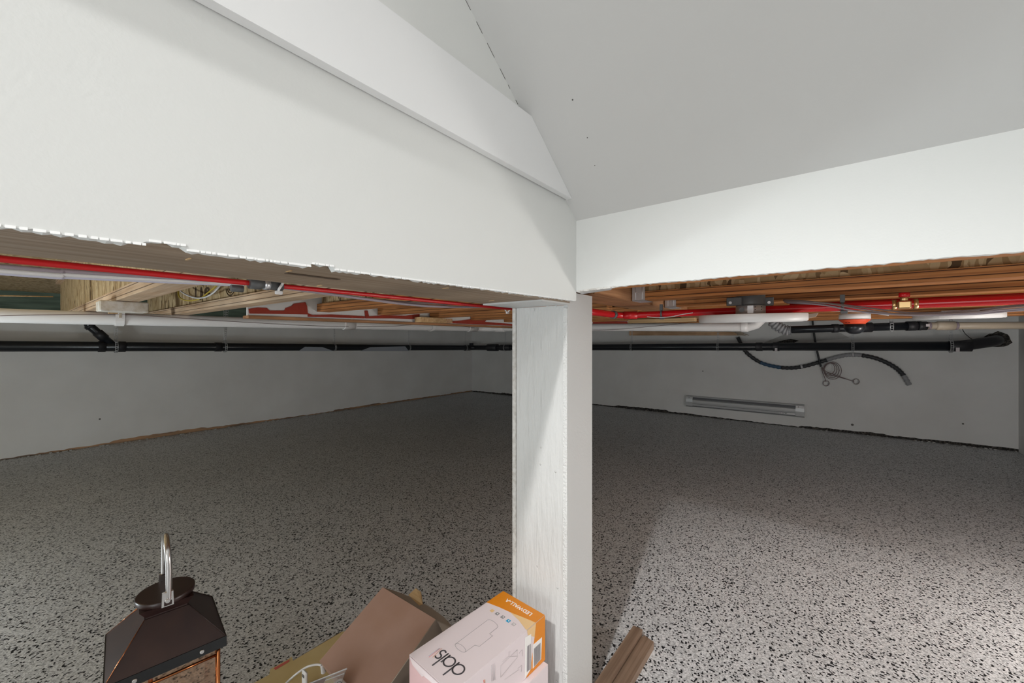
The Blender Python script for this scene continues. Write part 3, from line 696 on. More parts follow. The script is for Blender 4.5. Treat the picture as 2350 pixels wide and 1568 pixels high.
# thin white cable near the first clip and its ends
q = [atY(px,py,1.555) for px,py in ((1485,727),(1510,729),(1540,727),(1565,722),(1590,718))]
one(MB().tube(smooth_path(q),.0016,6), 'white_wire', 'cable_white', 'thin white wire curving under the red pipe beside the black clip', 'wire')
q = [atY(px,py,1.60) for px,py in ((1740,721),(1830,715),(1870,712),(1920,714),(1990,717),(2040,724))]
one(MB().tube(smooth_path(q),.002,6), 'white_wire', 'cable_white', 'white wire running from the metal box towards orange collar', 'wire')

# ---------------------------------------------------------------- disc lights
def disc_light(c, r, h, label, tilt=0.0, ax=None):
    t = thing('disc_light', label, 'light', c, 'round white ceiling lights')
    m3 = Matrix.Rotation(tilt, 3, Vector((-SN*0+CS, SN, 0)) if ax is None else ax)
    for nm, m_, prof, dz in (('housing','plastic_white',[(r*.97,0),(r,.003),(r,h-.002),(r*.985,h)],0),('diffuser','pvc',[(r*.90,0),(r*.93,.0014)],-.0015)):
        mb = MB().lathe((0,0,dz),prof,56); mb.v = [m3 @ p + Vector(c) for p in mb.v]; mb.build(nm, M[m_], t)
    return t
r1 = ray(1722,731); k = 1.285; d1 = Vector((r1.x*k,r1.y*k,E+.057))
ax1 = Vector((r1.x,r1.y,0)).normalized(); ax1 = Vector((ax1.y,-ax1.x,0))
disc_light(d1,.150,.0245,'large white disc light hanging below a metal box right of the post', math.atan2(.057,1.47), ax1)
t = thing('junction_box', 'dark junction box with octagonal metal base above the white disc light', 'junction box', d1+Vector((0,0,.025)))
cc = d1+Vector((0,0,.0245))
MB().lathe(cc,[(.042,0),(.042,.0265)],8).build('metal_box', M['steel'], t)
MB().lathe(cc+Vector((0,0,.027)),[(.040,0),(.041,.006),(.041,.055)],28).build('plastic_collar', M['plastic_grey'], t)
for s in (-1,1):
    px = 1673 if s < 0 else 1767
    a = Vector((cc.x+s*.05*CS,cc.y+s*.05*SN-.01,E+.118))
    MB().box(a-Vector((.022,.003,.010)),a+Vector((.022,.003,.017)),.002).build('mounting_ear', M['plastic_grey'], t)
    b = a+Vector((s*.010,-.004,.0)); MB().tube([b,b+Vector((0,-.003,0))],.0045,10).build('screw', M['steel_light'], t)
fd = Vector((-r1.x,-r1.y,0)).normalized(); sdv = Vector((-fd.y,fd.x,0))
fc = cc+fd*.0405+Vector((0,0,.0125))
MB().prism([fc+sdv*u_+Vector((0,0,v_)) for u_,v_ in ((-.008,-.011),(.008,-.011),(.008,.0125),(-.008,.0125))],fd*.0012).build('bright_facet', M['steel'], t)
for u_,v_ in ((.013,.008),(.013,.0),(.029,.008),(.029,0)):
    MB().tube([fc+sdv*(-u_)*-1+Vector((0,0,v_))-fd*(.0+.45*max(0,u_-.016)),fc+sdv*u_+Vector((0,0,v_))+fd*(.0012-.45*max(0,u_-.016))],.0016,8).build('knockout_hole', M['black'], t)
MB().tube([fc+sdv*-.024+fd*-.004,fc+sdv*-.024+fd*-.0022],.0075,14).build('knockout', M['steel_dark'], t)
r2_ = ray(2196,727); k = 1.90; d2 = Vector((r2_.x*k,r2_.y*k,E+.100))
ax2 = Vector((r2_.x,r2_.y,0)).normalized(); ax2 = Vector((ax2.y,-ax2.x,0))
disc_light(d2,.150,.026,'white disc light farther off above the beige pipe at right', math.atan2(.105,2.8), ax2)
one(MB().box(d2+Vector((-.06,-.06,.0262)),d2+Vector((.06,.06,.0365))), 'mounting_plate', 'steel', 'metal mounting plate above the farther white disc light', 'plate')
# torn board scrap right of the first disc
a = atY(1828,727,1.66)
tag(MB().prism([atY(px,py,1.66) for px,py in ((1822,721),(1845,723),(1878,718),(1872,727),(1850,731),(1822,729))],(0,.02,0)).build('board_scrap', M['cardboard_edge']), 'torn pale board scrap at the right edge of the large disc light','scrap')

# ---------------------------------------------------------------- orange collar with black elbow
r3 = ray(1961,735); k = 1.95; oc = Vector((r3.x*k,r3.y*k,0))
zz = lambda py: E+(CY-py)/F*k
t = thing('fire_collar', 'white and orange fire collar round a black elbow', 'collar', Vector((oc.x,oc.y,zz(743))))
rr = .060
MB().lathe(Vector((oc.x,oc.y,zz(733))),[(rr,0),(rr,zz(721)-zz(733))],32).build('white_ring', M['plastic_white'], t)
MB().lathe(Vector((oc.x,oc.y,zz(744))),[(rr*.68,0),(rr*.72,.004),(rr*.98,.018),(rr,.0215)],32).build('orange_flare', M['fire_orange'], t)
for s in (-.5,-.1,.35): 
    v_ = Vector((CS*s-SN*.75*-1*-1,SN*s-CS*.75,0)).normalized()
    MB().tube([Vector((oc.x,oc.y,zz(741)))+v_*rr*.74,Vector((oc.x,oc.y,zz(740)))+v_*rr*.80],.004,6).build('vent_slot', M['firestop'], t)
el = thing('black_elbow', 'black rounded pipe elbow below the orange collar', 'pipe fitting', Vector((oc.x,oc.y,zz(768))))
MB().lathe(Vector((oc.x,oc.y,zz(767))),[(.004,0),(.020,.003),(.034,.013),(.0405,.027),(.041,.052)],28).build('elbow_bowl', M['abs'], el)
# black branch pipe with steel coupling, then beige pipe
ya, yb_ = 3.55, 3.95
A = atY(1812,757,ya); B = atY(2105,748,3.80); Cc = atY(2350,747,yb_)
t = thing('branch_pipe', 'thin black pipe that turns into beige pipe at right', 'pipe', A-Vector((0,0,.03)))
MB().tube([A,B],.0268,16).build('black_run', M['abs'], t)
MB().tube([A,A+(B-A)*.01,A+(B-A)*.17],.0268,16)
for f0,f1,rad,m in ((.35,.40,.031,'abs_dull'),(.92,.99,.032,'abs_dull'),(.52,.66,.034,'abs_dull')):
    MB().tube([A+(B-A)*f0,A+(B-A)*f1],rad,16).build('socket', M[m], t)
Dd = (Cc-B)
MB().tube([B,Cc+Dd*.25],.0235,16).build('beige_run', M['pvc_beige'], t)
MB().tube([B+Dd*.0,B+Dd*.035,B+Dd*.045,B+Dd*.09],[.031,.031,.029,.029],16).build('rubber_coupling', M['cable_black'], t)
MB().tube([B+Dd*.105,B+Dd*.125],.0262,16).build('primer_band', M['pvc_primer'], t)
MB().tube([B+Dd*.18,B+Dd*.20,B+Dd*.36],[.025,.0295,.0295],16).build('beige_socket', M['pvc_beige'], t)
MB().tube([B+Dd*.365,B+Dd*.39],.0262,16).build('primer_band', M['pvc_primer'], t)
p = B+Dd*.065; pp = Vector((p.x,p.y,p.z))+Vector((.5*.03,-.03,.002))*1.02
MB().box(pp-Vector((.009,.001,.009)),pp+Vector((.009,.001,.009))).build('printed_mark', M['print_pale'], t)
# ribbed flexible hose left of it
q = [atY(px,py,ya-.03) for px,py in ((1772,728),(1776,742),(1790,752),(1806,759),(1815,759))]
sp = smooth_path(q,9); rad = [.034+.004*(1 if i%4 < 2 else -1) for i in range(len(sp))]
one(MB().tube(sp,rad,14), 'ribbed_hose', 'conduit_grey', 'grey ribbed flexible hose behind the white disc light', 'hose')
# hangers of the branch pipe
def chain(px,y0,zt_,label,r):
    P = A+(B-A)*((atY(px,755,3.7).x-A.x)/(B.x-A.x)); t = thing('pipe_hanger', label, 'hanger', P-Vector((0,0,r)), 'strap hangers of the thin pipe')
    mb = MB(); ladder(mb,[P+Vector((0,math.cos(a)*r,math.sin(a)*r)) for a in [k*math.pi/8 for k in range(17)]],(1,0,0),.008,.0018); mb.build('strap_loop', M['steel'], t)
    mb = MB(); ladder(mb,[P+Vector((0,0,r)),Vector((P.x,P.y,zt_))],(1,0,0),.008,.0018); mb.build('strap_tail', M['steel'], t)
chain(2048,3.7,E+.136 if False else E+.29,'steel strap hanger round the thin black pipe left of its coupling',.031)

# ---------------------------------------------------------------- ribbed conduit and cables on the back wall
yc = YW-.035
q = [atY(px,py,yc) for px,py in ((1693,774),(1697,782),(1703,794),(1716,812),(1745,832),(1780,842),(1815,845),(1850,840),(1885,830),(1920,820),(1950,815),(1985,817),(2020,826),(2052,842),(2072,860),(2087,884))]
sp = smooth_path(q,14); n = len(sp)
def rib(i): return .0215+.0022*(1 if (i//2)%2 == 0 else -1)
t = thing('ribbed_conduit', 'black ribbed conduit snaking across the back wall above the heater', 'conduit', (-.1,yc,.85))
def seg(a,b,m,nm): MB().tube(sp[a:b],[rib(i) for i in range(a,b)],10).build(nm, M[m], t)
i1,i2,i3,i4,i5 = int(n*.27),int(n*.36),int(n*.555),int(n*.72),int(n*.935)
seg(0,i1+1,'conduit','black_length'); seg(i1,i2+1,'blue_tape','blue_length'); seg(i2,i3+1,'conduit','black_length'); seg(i3,i4+1,'conduit_grey','grey_length'); seg(i4,i5+1,'conduit','black_length'); seg(i5,n,'conduit_grey','grey_length')
for f in (.445,.675):
    i = int(n*f); MB().tube([sp[i],sp[i+2]],.026,10).build('clamp', M['steel'], t)
q = [atY(px,py,yc-.03) for px,py in ((1862,700),(1866,750),(1872,790),(1878,818),(1884,842))]
one(MB().tube(smooth_path(q),.010,8), 'black_cable', 'cable_black', 'black cable hanging vertically past the black pipe to coil', 'cable')
t = thing('wire_coil', 'coil of thin grey wires tied on the back wall', 'wire', atY(1900,865,yc))
for k,(cx,cy,ra) in enumerate(((1906,848,15),(1909,850,17),(1911,851,20),(1903,846,13))):
    P = [atY(cx+math.cos(a)*ra,cy+math.sin(a)*ra*1.0,yc-.02-.004*k) for a in [j*math.pi/10 for j in range(21)]]
    MB().tube(P,.0035,5).build('loop', M['cable_grey'], t)
for pts in (((1885,843),(1889,858),(1893,868),(1896,877)),((1886,843),(1893,855),(1912,862),(1940,870),(1958,875)),((1887,843),(1896,853),(1915,860),(1945,871),(1960,876))):
    MB().tube(smooth_path([atY(px,py,yc-.015) for px,py in pts]),.0038,5).build('lead', M['cable_grey'], t)
for (cx,cy) in ((1896,880),(1965,876)):
    for k in range(3):
        P = [atY(cx+math.cos(a)*(7-k),cy+math.sin(a)*(6+k*.6),yc+.0+.008*k) for a in [j*math.pi/7 for j in range(15)]]
        MB().tube(P,.003,5).build('lead_end', M['cable_white' if k else 'cable_grey'], t)
q = [atY(px,py,YW-.12) for px,py in ((2205,745),(2212,762),(2225,775),(2238,782))]
one(MB().tube(smooth_path(q),.003,5), 'thin_wire', 'cable_black', 'thin black wire curving down to the pipe elbow at right', 'wire')

# ---------------------------------------------------------------- baseboard heater
h0 = atY(1577,920,YW).x; h1 = atY(1846,945,YW-.05).x
zh0 = atY(1577,932,YW).z; zh1 = zh0+.152
t = thing('baseboard_heater', 'long silver baseboard heater low on the back wall', 'heater', ((h0+h1)/2,YW-.03,zh0))
def hprof(x): # cross section of the casing
    return [Vector((x,YW-.001,zh0)),Vector((x,YW-.045,zh0+.004)),Vector((x,YW-.060,zh0+.020)),Vector((x,YW-.064,zh0+.070)),Vector((x,YW-.058,zh0+.098)),Vector((x,YW-.044,zh0+.106)),Vector((x,YW-.042,zh0+.138)),Vector((x,YW-.034,zh1)),Vector((x,YW-.001,zh1))]
ec = .085
MB().loft([hprof(h0+ec),hprof(h1-ec)],True).build('casing', M['heater'], t)
def grow(P): return [p+Vector((0,-.001,0)) for p in P]
for a,b,s in ((h0,h0+ec,'end_cap'),(h1-ec,h1,'end_cap')):
    P = [Vector((0,YW-.001,zh0)),Vector((0,YW-.048,zh0+.001)),Vector((0,YW-.063,zh0+.018)),Vector((0,YW-.066,zh0+.070)),Vector((0,YW-.062,zh0+.110)),Vector((0,YW-.056,zh0+.140)),Vector((0,YW-.036,zh1+.001)),Vector((0,YW-.001,zh1+.001))]
    MB().loft([[p+Vector((a,0,0)) for p in P],[p+Vector((b,0,0)) for p in P]],True).build(s, M['heater'], t)
MB().box((h0+ec,YW-.052,zh0+.108),(h1-ec,YW-.0445,zh0+.136)).build('top_grille', M['heater_dark'], t)
MB().box((h0+ec,YW-.064,zh0+.014),(h1-ec,YW-.056,zh0+.021)).build('bottom_slot', M['heater_dark'], t)
MB().box((h0+ec,YW-.0665,zh0+.047),(h1-ec,YW-.0635,zh0+.0505)).build('crease', M['heater_dark'], t)
MB().box((h1-ec-.155,YW-.0662,zh0+.027),(h1-ec-.005,YW-.0642,zh0+.045)).build('rating_label', M['sticker'], t)
for k in range(6): MB().box((h1-ec-.150+.012*k,YW-.0668,zh0+.031+.003*(k%2)),(h1-ec-.143+.012*k,YW-.0661,zh0+.041)).build('label_print', M['dark_ink'], t)
MB().box((h1-ec+.006,YW-.0665,zh0+.112),(h1-.006,YW-.0575,zh0+.138)).build('logo_plate', M['sticker'], t)
MB().box((h1-.060,YW-.0672,zh0+.122),(h1-.052,YW-.0664,zh0+.130)).build('logo_mark', M['dark_ink'], t)
MB().tube([(h0+.04,YW-.057,zh0+.125),(h0+.04,YW-.062,zh0+.125)],.005,8).build('screw', M['steel_dark'], t)
# small specks on the far walls
k = 0
for (px,py,lab) in ((229,962,'dark screw mark lowest in the row on the left wall'),(1956,975,'dark smudge low on the back wall right of heater'),(2210,973,'single dark speck on the back wall near right corner'),(1613,852,'faint dark speck above the left end of the heater')):
    p = atX(px,py,XW+.001) if px < 1000 else atY(px,py,YW-.001)
    d = Vector((.002,0,0)) if px < 1000 else Vector((0,-.002,0))
    tag(MB().tube([p,p+d],.008 if px != 1956 else .013,8).build('wall_mark', M['mark_dark']), lab, 'mark', 'specks on the far walls')

# ---------------------------------------------------------------- lantern
lc = Vector((-1.143,.222,0)); la = math.radians(-7.5)
def L(x,y,z): return Vector((lc.x+x*math.cos(la)-y*math.sin(la), lc.y+x*math.sin(la)+y*math.cos(la), z))
t = thing('lantern', 'dark bronze lantern with a silver loop handle at lower left', 'lantern', lc)
def sq(h,z): return [L(-h,-h,z),L(h,-h,z),L(h,h,z),L(-h,h,z)]
H = .094
rf = MB().loft([sq(H,.400),sq(.036,.468)],True).build('roof', M['bronze'], t)
MB().loft([sq(H+.0015,.379),sq(H+.0015,.4005)],True).build('eave_band', M['bronze_band'], t)
MB().loft([sq(.034,.466),sq(.034,.471),sq(.044,.489)],True).build('neck', M['bronze'], t)
MB().lathe(L(0,0,.488),[(.049,0),(.0505,.002),(.0505,.011),(.049,.0125)],40).build('cap_disc', M['bronze'], t)
# seams of the roof
for sx,sy in ((-1,-1),(1,-1),(1,1),(-1,1)):
    MB().tube([L(sx*H,sy*H,.401),L(sx*.036,sy*.036,.469)],.0008,6).build('roof_seam', M['copper' if (sx,sy) == (-1,-1) or (sx,sy) == (1,-1) else 'bronze'], t)  # copper on two seams paints in an edge highlight, the rest stay bronze
for s in (-.052,.052):
    for f in (1,):
        a = L(s,-H-.001,.3895) if f == 0 else L(H+.001,s,.3895); b = L(s,-H-.005,.3895) if f == 0 else L(H+.005,s,.3895)
        MB().tube([a,b],[.0052,.0035],12).build('rivet', M['chrome'], t)
# handle loop
hp = [L(.045,.002,.497),L(.046,.002,.520),L(.044,.002,.560),L(.040,.001,.590),L(.026,0,.611),L(.006,0,.619),L(-.016,0,.615),L(-.034,0,.600),L(-.044,0,.570),L(-.047,0,.535),L(-.047,0,.515)]
MB().tube(smooth_path(hp,6),.0058,12).build('handle', M['chrome'], t)
for x in (.047,-.047):
    a = L(x,0,.492); MB().hexa([L(x-.003,-.010,.488),L(x+.003,-.010,.488),L(x+.003,.010,.488),L(x-.003,.010,.488),L(x-.003,-.009,.517),L(x+.003,-.009,.517),L(x+.003,.009,.517),L(x-.003,.009,.517)]).build('handle_tab', M['chrome'], t)
    MB().tube([L(x+.003*(1 if x > 0 else -1),0,.500),L(x+.007*(1 if x > 0 else -1),0,.500)],[.0052,.004],10).build('handle_rivet', M['copper' if x < 0 else 'chrome'], t)
# body: base, corner posts, panes, inner copper rods
hb = .082
MB().loft([sq(.094,0),sq(.094,.025),sq(.086,.034)],True).build('base', M['bronze'], t)
for sx,sy in ((-1,-1),(1,-1),(1,1),(-1,1)):
    c0 = L(sx*hb,sy*hb,.03); MB().tube([c0,L(sx*hb,sy*hb,.380)],.0042,8).build('corner_rod', M['copper'], t)
for k,(a,b) in enumerate((((-1,-1),(1,-1)),((1,-1),(1,1)),((1,1),(-1,1)),((-1,1),(-1,-1)))):
    P = [L(a[0]*hb*.94,a[1]*hb*.94,.035),L(b[0]*hb*.94,b[1]*hb*.94,.035),L(b[0]*hb*.94,b[1]*hb*.94,.378),L(a[0]*hb*.94,a[1]*hb*.94,.378)]
    nn = (P[1]-P[0]).cross(P[3]-P[0]).normalized()*.002
    MB().prism(P,nn).build('glass_pane', M['glass'], t)
    for z_ in (.12,.36): MB().tube([L(a[0]*hb,a[1]*hb,z_),L(b[0]*hb,b[1]*hb,z_)],.003,6).build('cross_rod', M['copper'], t)
MB().tube([L(.02,-.03,.378),L(.01,-.02,.25)],.004,8).build('inner_rod', M['copper'], t)
MB().box(L(-.045,-.045,.0345),L(.045,.045,.12)).build('candle_holder', M['copper'], t)
MB().lathe(L(0,0,.121),[(.03,0),(.03,.09),(.004,.092)],20).build('candle', M['plastic_white'], t)

# ---------------------------------------------------------------- white lamp boxes
ang = math.radians(-4.0); U = Vector((math.cos(ang),math.sin(ang),0)); V = Vector((U.y,-U.x,0)); Zt = .344
T0 = atz(1155,1357,Zt); BW, BL, BH = .147, .306, .114
def lampbox(org, z0, h, label, full):
    t = thing('lamp_box', label, 'box', Vector((org+U*BW/2+V*BL/2).to_tuple()[:2]+(z0,)), 'stacked white lamp boxes')
    def P(u,v,z): q = org+U*u+V*v; return Vector((q.x,q.y,z))
    MB().hexa([P(0,BL,z0),P(BW,BL,z0),P(BW,0,z0),P(0,0,z0),P(0,BL,z0+h),P(BW,BL,z0+h),P(BW,0,z0+h),P(0,0,z0+h)]).build('carton', M['box_white'], t); lampbox.carton = t.children[0]
    e = .001
    MB().prism([P(.002,BL+.0003,z0+.002),P(BW-.002,BL+.0003,z0+.002),P(BW-.002,BL+.0003,z0+h-.004),P(.002,BL+.0003,z0+h-.004)],V*e).build('front_panel', M['box_pink'], t)
    # tucked flap at the front end of the lid
    MB().prism([P(.004,BL+.0015,z0+h-.001),P(BW-.004,BL+.0015,z0+h-.001),P(BW*.72,BL+.0025,z0+h-.016),P(BW*.68,BL+.0025,z0+h-.010),P(BW*.40,BL+.0025,z0+h-.013),P(BW*.36,BL+.0025,z0+h-.018),P(BW*.12,BL+.0025,z0+h-.012)],V*.0012).build('lid_flap', M['box_white'], t)
    return t, P
t3,_ = lampbox(T0+U*.004+V*.004, 0, .1145, 'white lamp box at the bottom of the stack below the picture edge', False)
t2,P2 = lampbox(T0+U*.014+V*.006, .115, .1145, 'white lamp box mostly hidden under the orange ended box', False)
t1,P1 = lampbox(T0, Zt-BH, BH, 'white lamp box with orange end and black lettering atop the stack', True)
def cz(cx,cy): return 920+cx/3.917, 1330+cy/3.917         # reading of the close-up
PT = T0; nU = U; ct1 = lampbox.carton
def top(cx,cy,dz=.0006): q = atz(*cz(cx,cy),Zt); q.z = Zt+dz; return q
SP = P1(BW,0,Zt)
def side(cx,cy,dx=.0006): return atP(*cz(cx,cy),SP,U)+U*dx
def flat(pts, m, name, up, par=ct1, th=.0003):
    return MB().prism(pts,up*th).build(name, M[m], par)
Zv = Vector((0,0,1))
q1 = P1(BW,0,Zt); q0 = P1(0,0,Zt)
edge = lambda v: P1(BW-.0003,v,Zt+.0004)
e0 = (top(1205,388)-q1).dot(V)
flat([P1(.0003,.0003,Zt+.0004),P1(BW-.0003,.0003,Zt+.0004),edge(e0),top(1075,335,.0004),top(985,298,.0004),top(880,250,.0004),P1(.0003,(top(778,213)-q0).dot(V),Zt+.0004)],'print_orange','orange_print',Zv)
flat([top(985,300,.0005),top(1100,345,.0005),edge(e0)+Vector((0,0,.0001)),edge(e0+.034),top(1120,450,.0005),top(1060,370,.0005)],'print_peach','peach_print',Zv)
# side face: orange with labels
sz = lambda v,z: P1(BW+.0004,v,z)
zb1 = Zt-BH
flat([sz(.0003,Zt-.0003),sz(e0,Zt-.0003),sz(e0+.004,Zt-.03),sz(.055,zb1+.028),sz(.075,zb1+.0003),sz(.0003,zb1+.0003)],'print_orange','orange_print',U)
flat([sz(e0,Zt-.0004)+U*.0002,sz(e0+.034,Zt-.0004)+U*.0002,sz(e0+.032,Zt-.012)+U*.0002,sz(e0+.005,Zt-.032)+U*.0002],'print_peach','peach_print',U)
flat([side(1183,590),side(1265,520),side(1257,715),side(1183,800)],'print_white','barcode_label',U,th=.0007)
flat([side(1115,520),side(1168,490),side(1168,800),side(1112,890)],'print_white','barcode_label',U,th=.0007)
for k in range(11):
    f0 = k/11; f1 = f0+.55/11
    a = lambda f: side(1192+f*60,600+20-f*55,.0016); b = lambda f: side(1192+f*60,765+20-f*70,.0016)
    flat([a(f0),a(f1),b(f1),b(f0)],'print_grey','bar',U)
flat([side(1132,600,.0016),side(1150,585,.0016),side(1150,810,.0016),side(1128,830,.0016)],'print_grey','bar',U)
flat([side(1156,580,.0016),side(1162,575,.0016),side(1162,805,.0016),side(1155,810,.0016)],'print_grey','bar',U)
# thin line drawing on the side
for pts in ([(895,775),(1045,630),(1045,700),(895,880),(895,775)],[(910,740),(960,695),(1045,690)],[(970,690),(970,650),(985,650)],[(1060,665),(1090,630),(1090,690)],[(1050,800),(1085,770),(1080,830)],[(930,900),(1060,810)]):
    MB().tube([side(*p,.0006) for p in pts],.0003,4).build('line_drawing', M['print_pale'], ct1)
for k in range(3): MB().tube([side(812+k*14,770+k*-6,.0006),side(816+k*14,915-k*6,.0006)],.0006,4).build('small_print', M['print_pale'], ct1)
for k,m in enumerate(('print_red','print_orange')): MB().tube([side(742+k*10,905-k*4,.0006),side(745+k*10,928,.0006)],.0006,4).build('colour_stripe', M[m], ct1)
# lettering on the lid
def stroke(pts, rad=.0018):
    MB().tube(pts, rad, 6, flat=.25).build('lettering', M['dark_ink'], ct1)
cd_ = top(517,812,.0005)
RL = .0128
def lt(x,y): q = cd_-U*x+V*y; return Vector((q.x,q.y,Zt+.0006))
def circ(cx,cy,r,a0=0,a1=2*math.pi,n=28): return [lt(cx+math.cos(a0+(a1-a0)*k/n)*r, cy+math.sin(a0+(a1-a0)*k/n)*r) for k in range(n+1)]
stroke(circ(0,0,RL)); stroke([lt(RL,-RL-.0005),lt(RL,.0315)])
stroke(circ(.0305,0,RL)); stroke([lt(.0305+RL,-RL-.0005),lt(.0305+RL,RL+.0005)])
stroke([lt(.0500,-RL-.0005),lt(.0500,.0315)])
sx = .0612
stroke(circ(sx,.0064,.0064,math.radians(35),math.radians(270),14)+circ(sx,-.0064,.0064,math.radians(90),math.radians(-145),14)[1:])
c = top(1058,252,.0009)
text_obj('LEDWALL-A', .0165, frame((c.x,c.y,Zt+.0011),-U,V), M['print_white'], ct1, 'lettering', bold=.0002)
for (a,b,m) in (((250,690),(345,622),'print_steel'),((252,702),(355,622),'print_red'),((285,702),(370,622),'print_orange')):
    MB().tube([top(*a,.0004),top(*b,.0004)],.0004,4).build('colour_stripe', M[m], ct1)
# outline drawing of the wall lamp
arc = lambda cx,cy,rx,ry,a0,a1,rot: [(cx+math.cos(a)*rx*math.cos(rot)-math.sin(a)*ry*math.sin(rot), cy+math.cos(a)*rx*math.sin(rot)+math.sin(a)*ry*math.cos(rot)) for a in [a0+(a1-a0)*k/18 for k in range(19)]]
rot = math.radians(38)
out = [(490,585),(780,367)]+[(800,365),(835,380),(862,405),(872,425),(866,437)]+[(797,490),(824,510),(705,606),(665,593),(580,655)]
MB().tube([top(*p,.0004) for p in out],.0004,4).build('line_drawing', M['print_grey'], ct1)
MB().tube([top(*p,.0004) for p in arc(535,617,57,25,0,2*math.pi,rot)],.0004,4).build('line_drawing', M['print_grey'], ct1)
for (cx,cy,m) in ((820,284,'print_peach'),(866,311,'print_grey'),(916,341,'print_grey'),(966,375,'print_blue'),(1014,406,'print_pale')):
    c = top(cx,cy,.0004); s_ = .0048
    flat([c+U*-s_+V*-s_,c+U*s_+V*-s_,c+U*s_+V*s_,c+U*-s_+V*s_],m,'icon',Zv)
    if m != 'print_peach': flat([c+U*-s_*.45+V*-s_*.4+Zv*.0004,c+U*s_*.5+V*-s_*.4+Zv*.0004,c+U*s_*.5+V*s_*.5+Zv*.0004],'print_white','icon_detail',Zv)

# ---------------------------------------------------------------- brown cardboard box, tilted
C0 = atz(878,1348,.255); C1 = atz(1000,1422,.255)
u = (C1-C0); wB = u.length; u.normalize()
C3 = atz(733,1512,.152); v = C3-C0; v -= u*v.dot(u); lB = v.length*1.0; v.normalize(); nB = v.cross(u).normalized()
if nB.z < 0: nB = -nB
th = .152; lB = .232
def K(a,b,c): return C0+u*a+v*b-nB*c
low = min(K(0,lB,th).z,K(wB,lB,th).z); th -= max(0,.006-low)/nB.z*1.0
t = thing('cardboard_box', 'plain brown cardboard box tilted beside the white boxes', 'box', Vector((C0.x+.1,C0.y-.1,0)))
MB().hexa([K(0,lB,th),K(wB,lB,th),K(wB,0,th),K(0,0,th),K(0,lB,0),K(wB,lB,0),K(wB,0,0),K(0,0,0)]).build('carton', M['cardboard'], t)
MB().hexa([K(wB+.0005,lB,th),K(wB+.002,lB,th),K(wB+.002,0,th),K(wB+.0005,0,th),K(wB+.0005,lB,.001),K(wB+.002,lB,.001),K(wB+.002,0,.001),K(wB+.0005,0,.001)]).build('side_panel', M['cardboard_side'], t)
MB().tube([K(wB+.001,lB,.0),K(wB+.001,0,.0)],.0012,5).build('fold_edge', M['cardboard_edge'], t)
def plate(pts,d,m,nm): MB().prism(pts,d).build(nm, M[m], t)
def cb(px,py,dz=0): q = atz(px,py,C0.z-.006); q.z += dz; return q
plate([cb(880,1348),cb(1000,1423),cb(1041,1441),cb(1018,1416),cb(986,1393),cb(958,1379),cb(925,1363)],Vector((0,0,-.003)),'cardboard_side','back_flap')
plate([K(wB+.003,0,.004),K(wB+.003,0,.11),cb(1041,1441,-.10),cb(1041,1441,-.001)],Vector((.0,.003,0)),'cardboard_side','side_flap')
plate([cb(937,1367,.001),cb(954,1359,.012),cb(965,1366,.010),cb(969,1388,.001),cb(962,1391,.001)],Vector((0,.003,-.002)),'block_wood','paper_tab')
plate([K(.04,-.002,.05),K(.22,-.002,.05),K(.22,-.002,.05)+Vector((0,.02,-.08)),K(.04,-.002,.05)+Vector((0,.02,-.08))],Vector((0,.003,0)),'cardboard','under_flap')

# flat yellow card on the floor
ypts = [(560,1582),(618,1551),(620,1538),(628,1534),(664,1514),(669,1509),(673,1519),(785,1452)]
P = [atz(px,py,.003) for px,py in ypts]+[Vector((-1.30,.82,.003)),Vector((-.93,.82,.003)),Vector((-.93,.36,.003)),Vector((-1.30,.36,.003))]
t = thing('yellow_card', 'flat yellow cardboard sheet lying under the brown box', 'card', Vector((-1.15,.6,0)))
MB().prism(P,(0,0,.003)).build('sheet', M['yellow_card'], t)
MB().prism([atz(px,py,.0062) for px,py in ((628,1534),(632,1538),(664,1519),(664,1514))],(0,0,.0004)).build('red_stripe', M['red_print'], t)
MB().tube([atz(673,1519,.003)+Vector((-.002,0,0)),atz(785,1452,.003)+Vector((-.002,0,0))],.0035,4).build('raised_edge', M['cardboard_side'], t)

# white cable with plug, clear tray and white bits
q = [Vector((-1.24,.40,.012)),atz(655,1570,.02),atz(682,1546,.045),atz(705,1531,.06),atz(726,1526,.07),atz(738,1527,.072)]
t = thing('charger_cable', 'white cable with ribbed plug curled over the yellow card', 'cable', Vector((-1.2,.5,.006)))
MB().tube(smooth_path(q),.0032,8).build('cord', M['plastic_white'], t)
a = atz(739,1527,.071); b = atz(743,1544,.045)
sp = [a+(b-a)*k/12 for k in range(13)]
MB().tube(sp,[.0045+.0009*(1 if k%2 else -1)+.002*k/12 for k in range(13)],10).build('plug_grip', M['plastic_white'], t)
c = ray(712,1566)*.98+Vector((0,0,EYE))
t = thing('clear_tray', 'clear plastic tray leaning on the brown box at the bottom edge', 'tray', Vector((c.x,c.y,0)))
a = Vector((0,0,EYE))+ray(796,1535)*1.0; b = Vector((0,0,EYE))+ray(708,1570)*1.0
dn = Vector((.01,-.07,-.12))
nn = (b-a).cross(dn).normalized()*.0015
MB().prism([a,b,b+dn,a+dn],nn).build('sheet', M['clear_plastic'], t)
MB().tube([a,b],.0017,6).build('rim', M['plastic_white'], t)
a2 = a+Vector((-.005,-.004,-.012)); b2 = b+Vector((-.01,-.004,-.012)); MB().tube([a2,b2],.0011,6).build('rim', M['plastic_white'], t)
MB().prism([b+dn*.0,b+(a-b)*.45,b+(a-b)*.45+dn*.9,b+dn*.9],nn*-2).build('paper_insert', M['cardboard'], t)
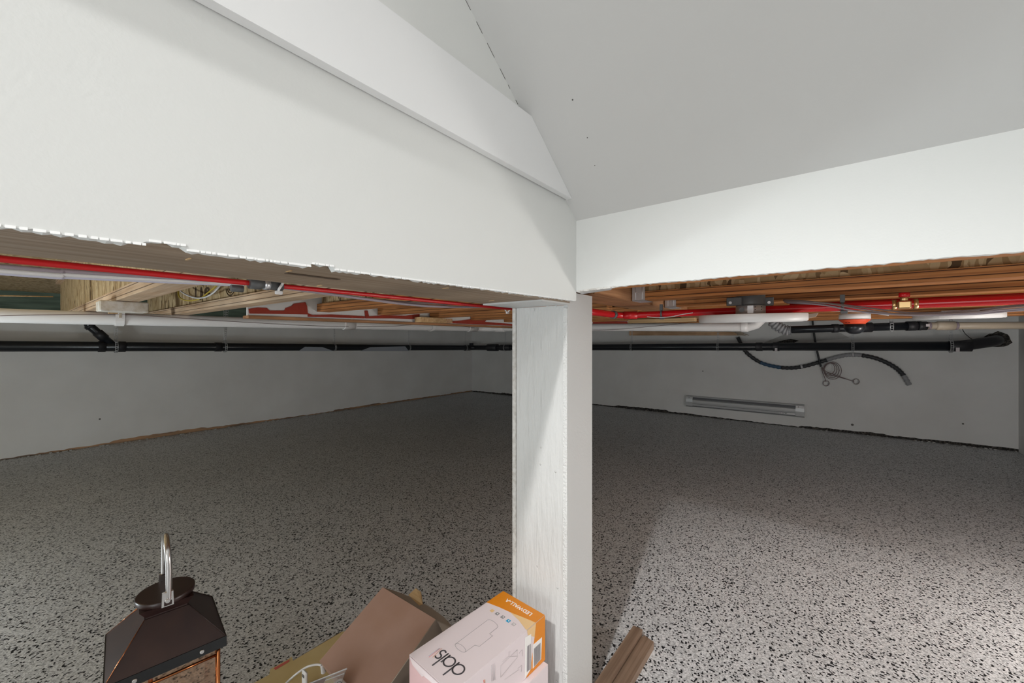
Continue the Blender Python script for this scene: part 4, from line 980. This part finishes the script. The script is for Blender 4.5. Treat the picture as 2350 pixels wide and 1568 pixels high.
MB().box(b+dn-Vector((.03,.03,.0)),Vector((a.x-.02,b.y-.02,.0065))).build('tray_base', M['clear_plastic'], t)
c = Vector((0,0,EYE))+ray(780,1572)*1.02
t = thing('white_plug', 'white rounded plug with a ring mark under the clear tray', 'plug', Vector((c.x,c.y,c.z-.04)))
MB().box(c-Vector((.022,.016,.16)),c+Vector((.022,.016,.002)),.006).build('body', M['plastic_white'], t)
MB().tube([c+Vector((-.002+math.cos(k*.5)*.006,math.sin(k*.5)*.005,.0028)) for k in range(14)],.0009,5).build('ring_mark', M['dark_ink'], t)
c = atz(701,1545,.085)
t = thing('white_bracket', 'small white bracket with a slot on the yellow card', 'bracket', Vector((c.x,c.y,.006)))
MB().box((c.x-.012,c.y-.006,.0065),(c.x+.012,c.y+.002,.092),.003).build('upright', M['plastic_white'], t)
MB().box((c.x-.03,c.y-.05,.0065),(c.x+.03,c.y+.0,.022),.003).build('foot', M['plastic_white'], t)
MB().box((c.x-.006,c.y-.0075,.076),(c.x+.006,c.y-.0055,.084),.001).build('slot', M['mark_dark'], t)
c = Vector((-.845,.63,.085))
t = thing('looped_black_cable', 'black cable loop between the brown box and white boxes', 'cable', Vector((-.845,.63,0)))
MB().tube([c+Vector((.012*math.sin(a*2),math.cos(a)*.07,math.sin(a)*.079)) for a in [k*math.pi/14 for k in range(29)]],.006,8).build('cord', M['cable_black'], t)

# ---------------------------------------------------------------- wood moulding on the floor right of the post
yA, yB2 = .80, 1.385
t = thing('wood_moulding', 'brown stained wooden moulding with a groove on floor right of the post', 'moulding', (-.50,1.1,0))
zf = .030
prof = lambda y, s=0: [Vector((-.5415,y,0)),Vector((-.463,y-.02*s,0)),Vector((-.463,y-.02*s,zf*.86)),Vector((-.500,y-.01*s,zf*.86)),Vector((-.501,y-.01*s,zf*.62)),Vector((-.507,y-.01*s,zf*.62)),Vector((-.508,y,zf*1.2)),Vector((-.5415,y,zf*1.2))]
MB().loft([prof(yA),prof(yB2,1)],True).build('profile', M['moulding_wood'], t)
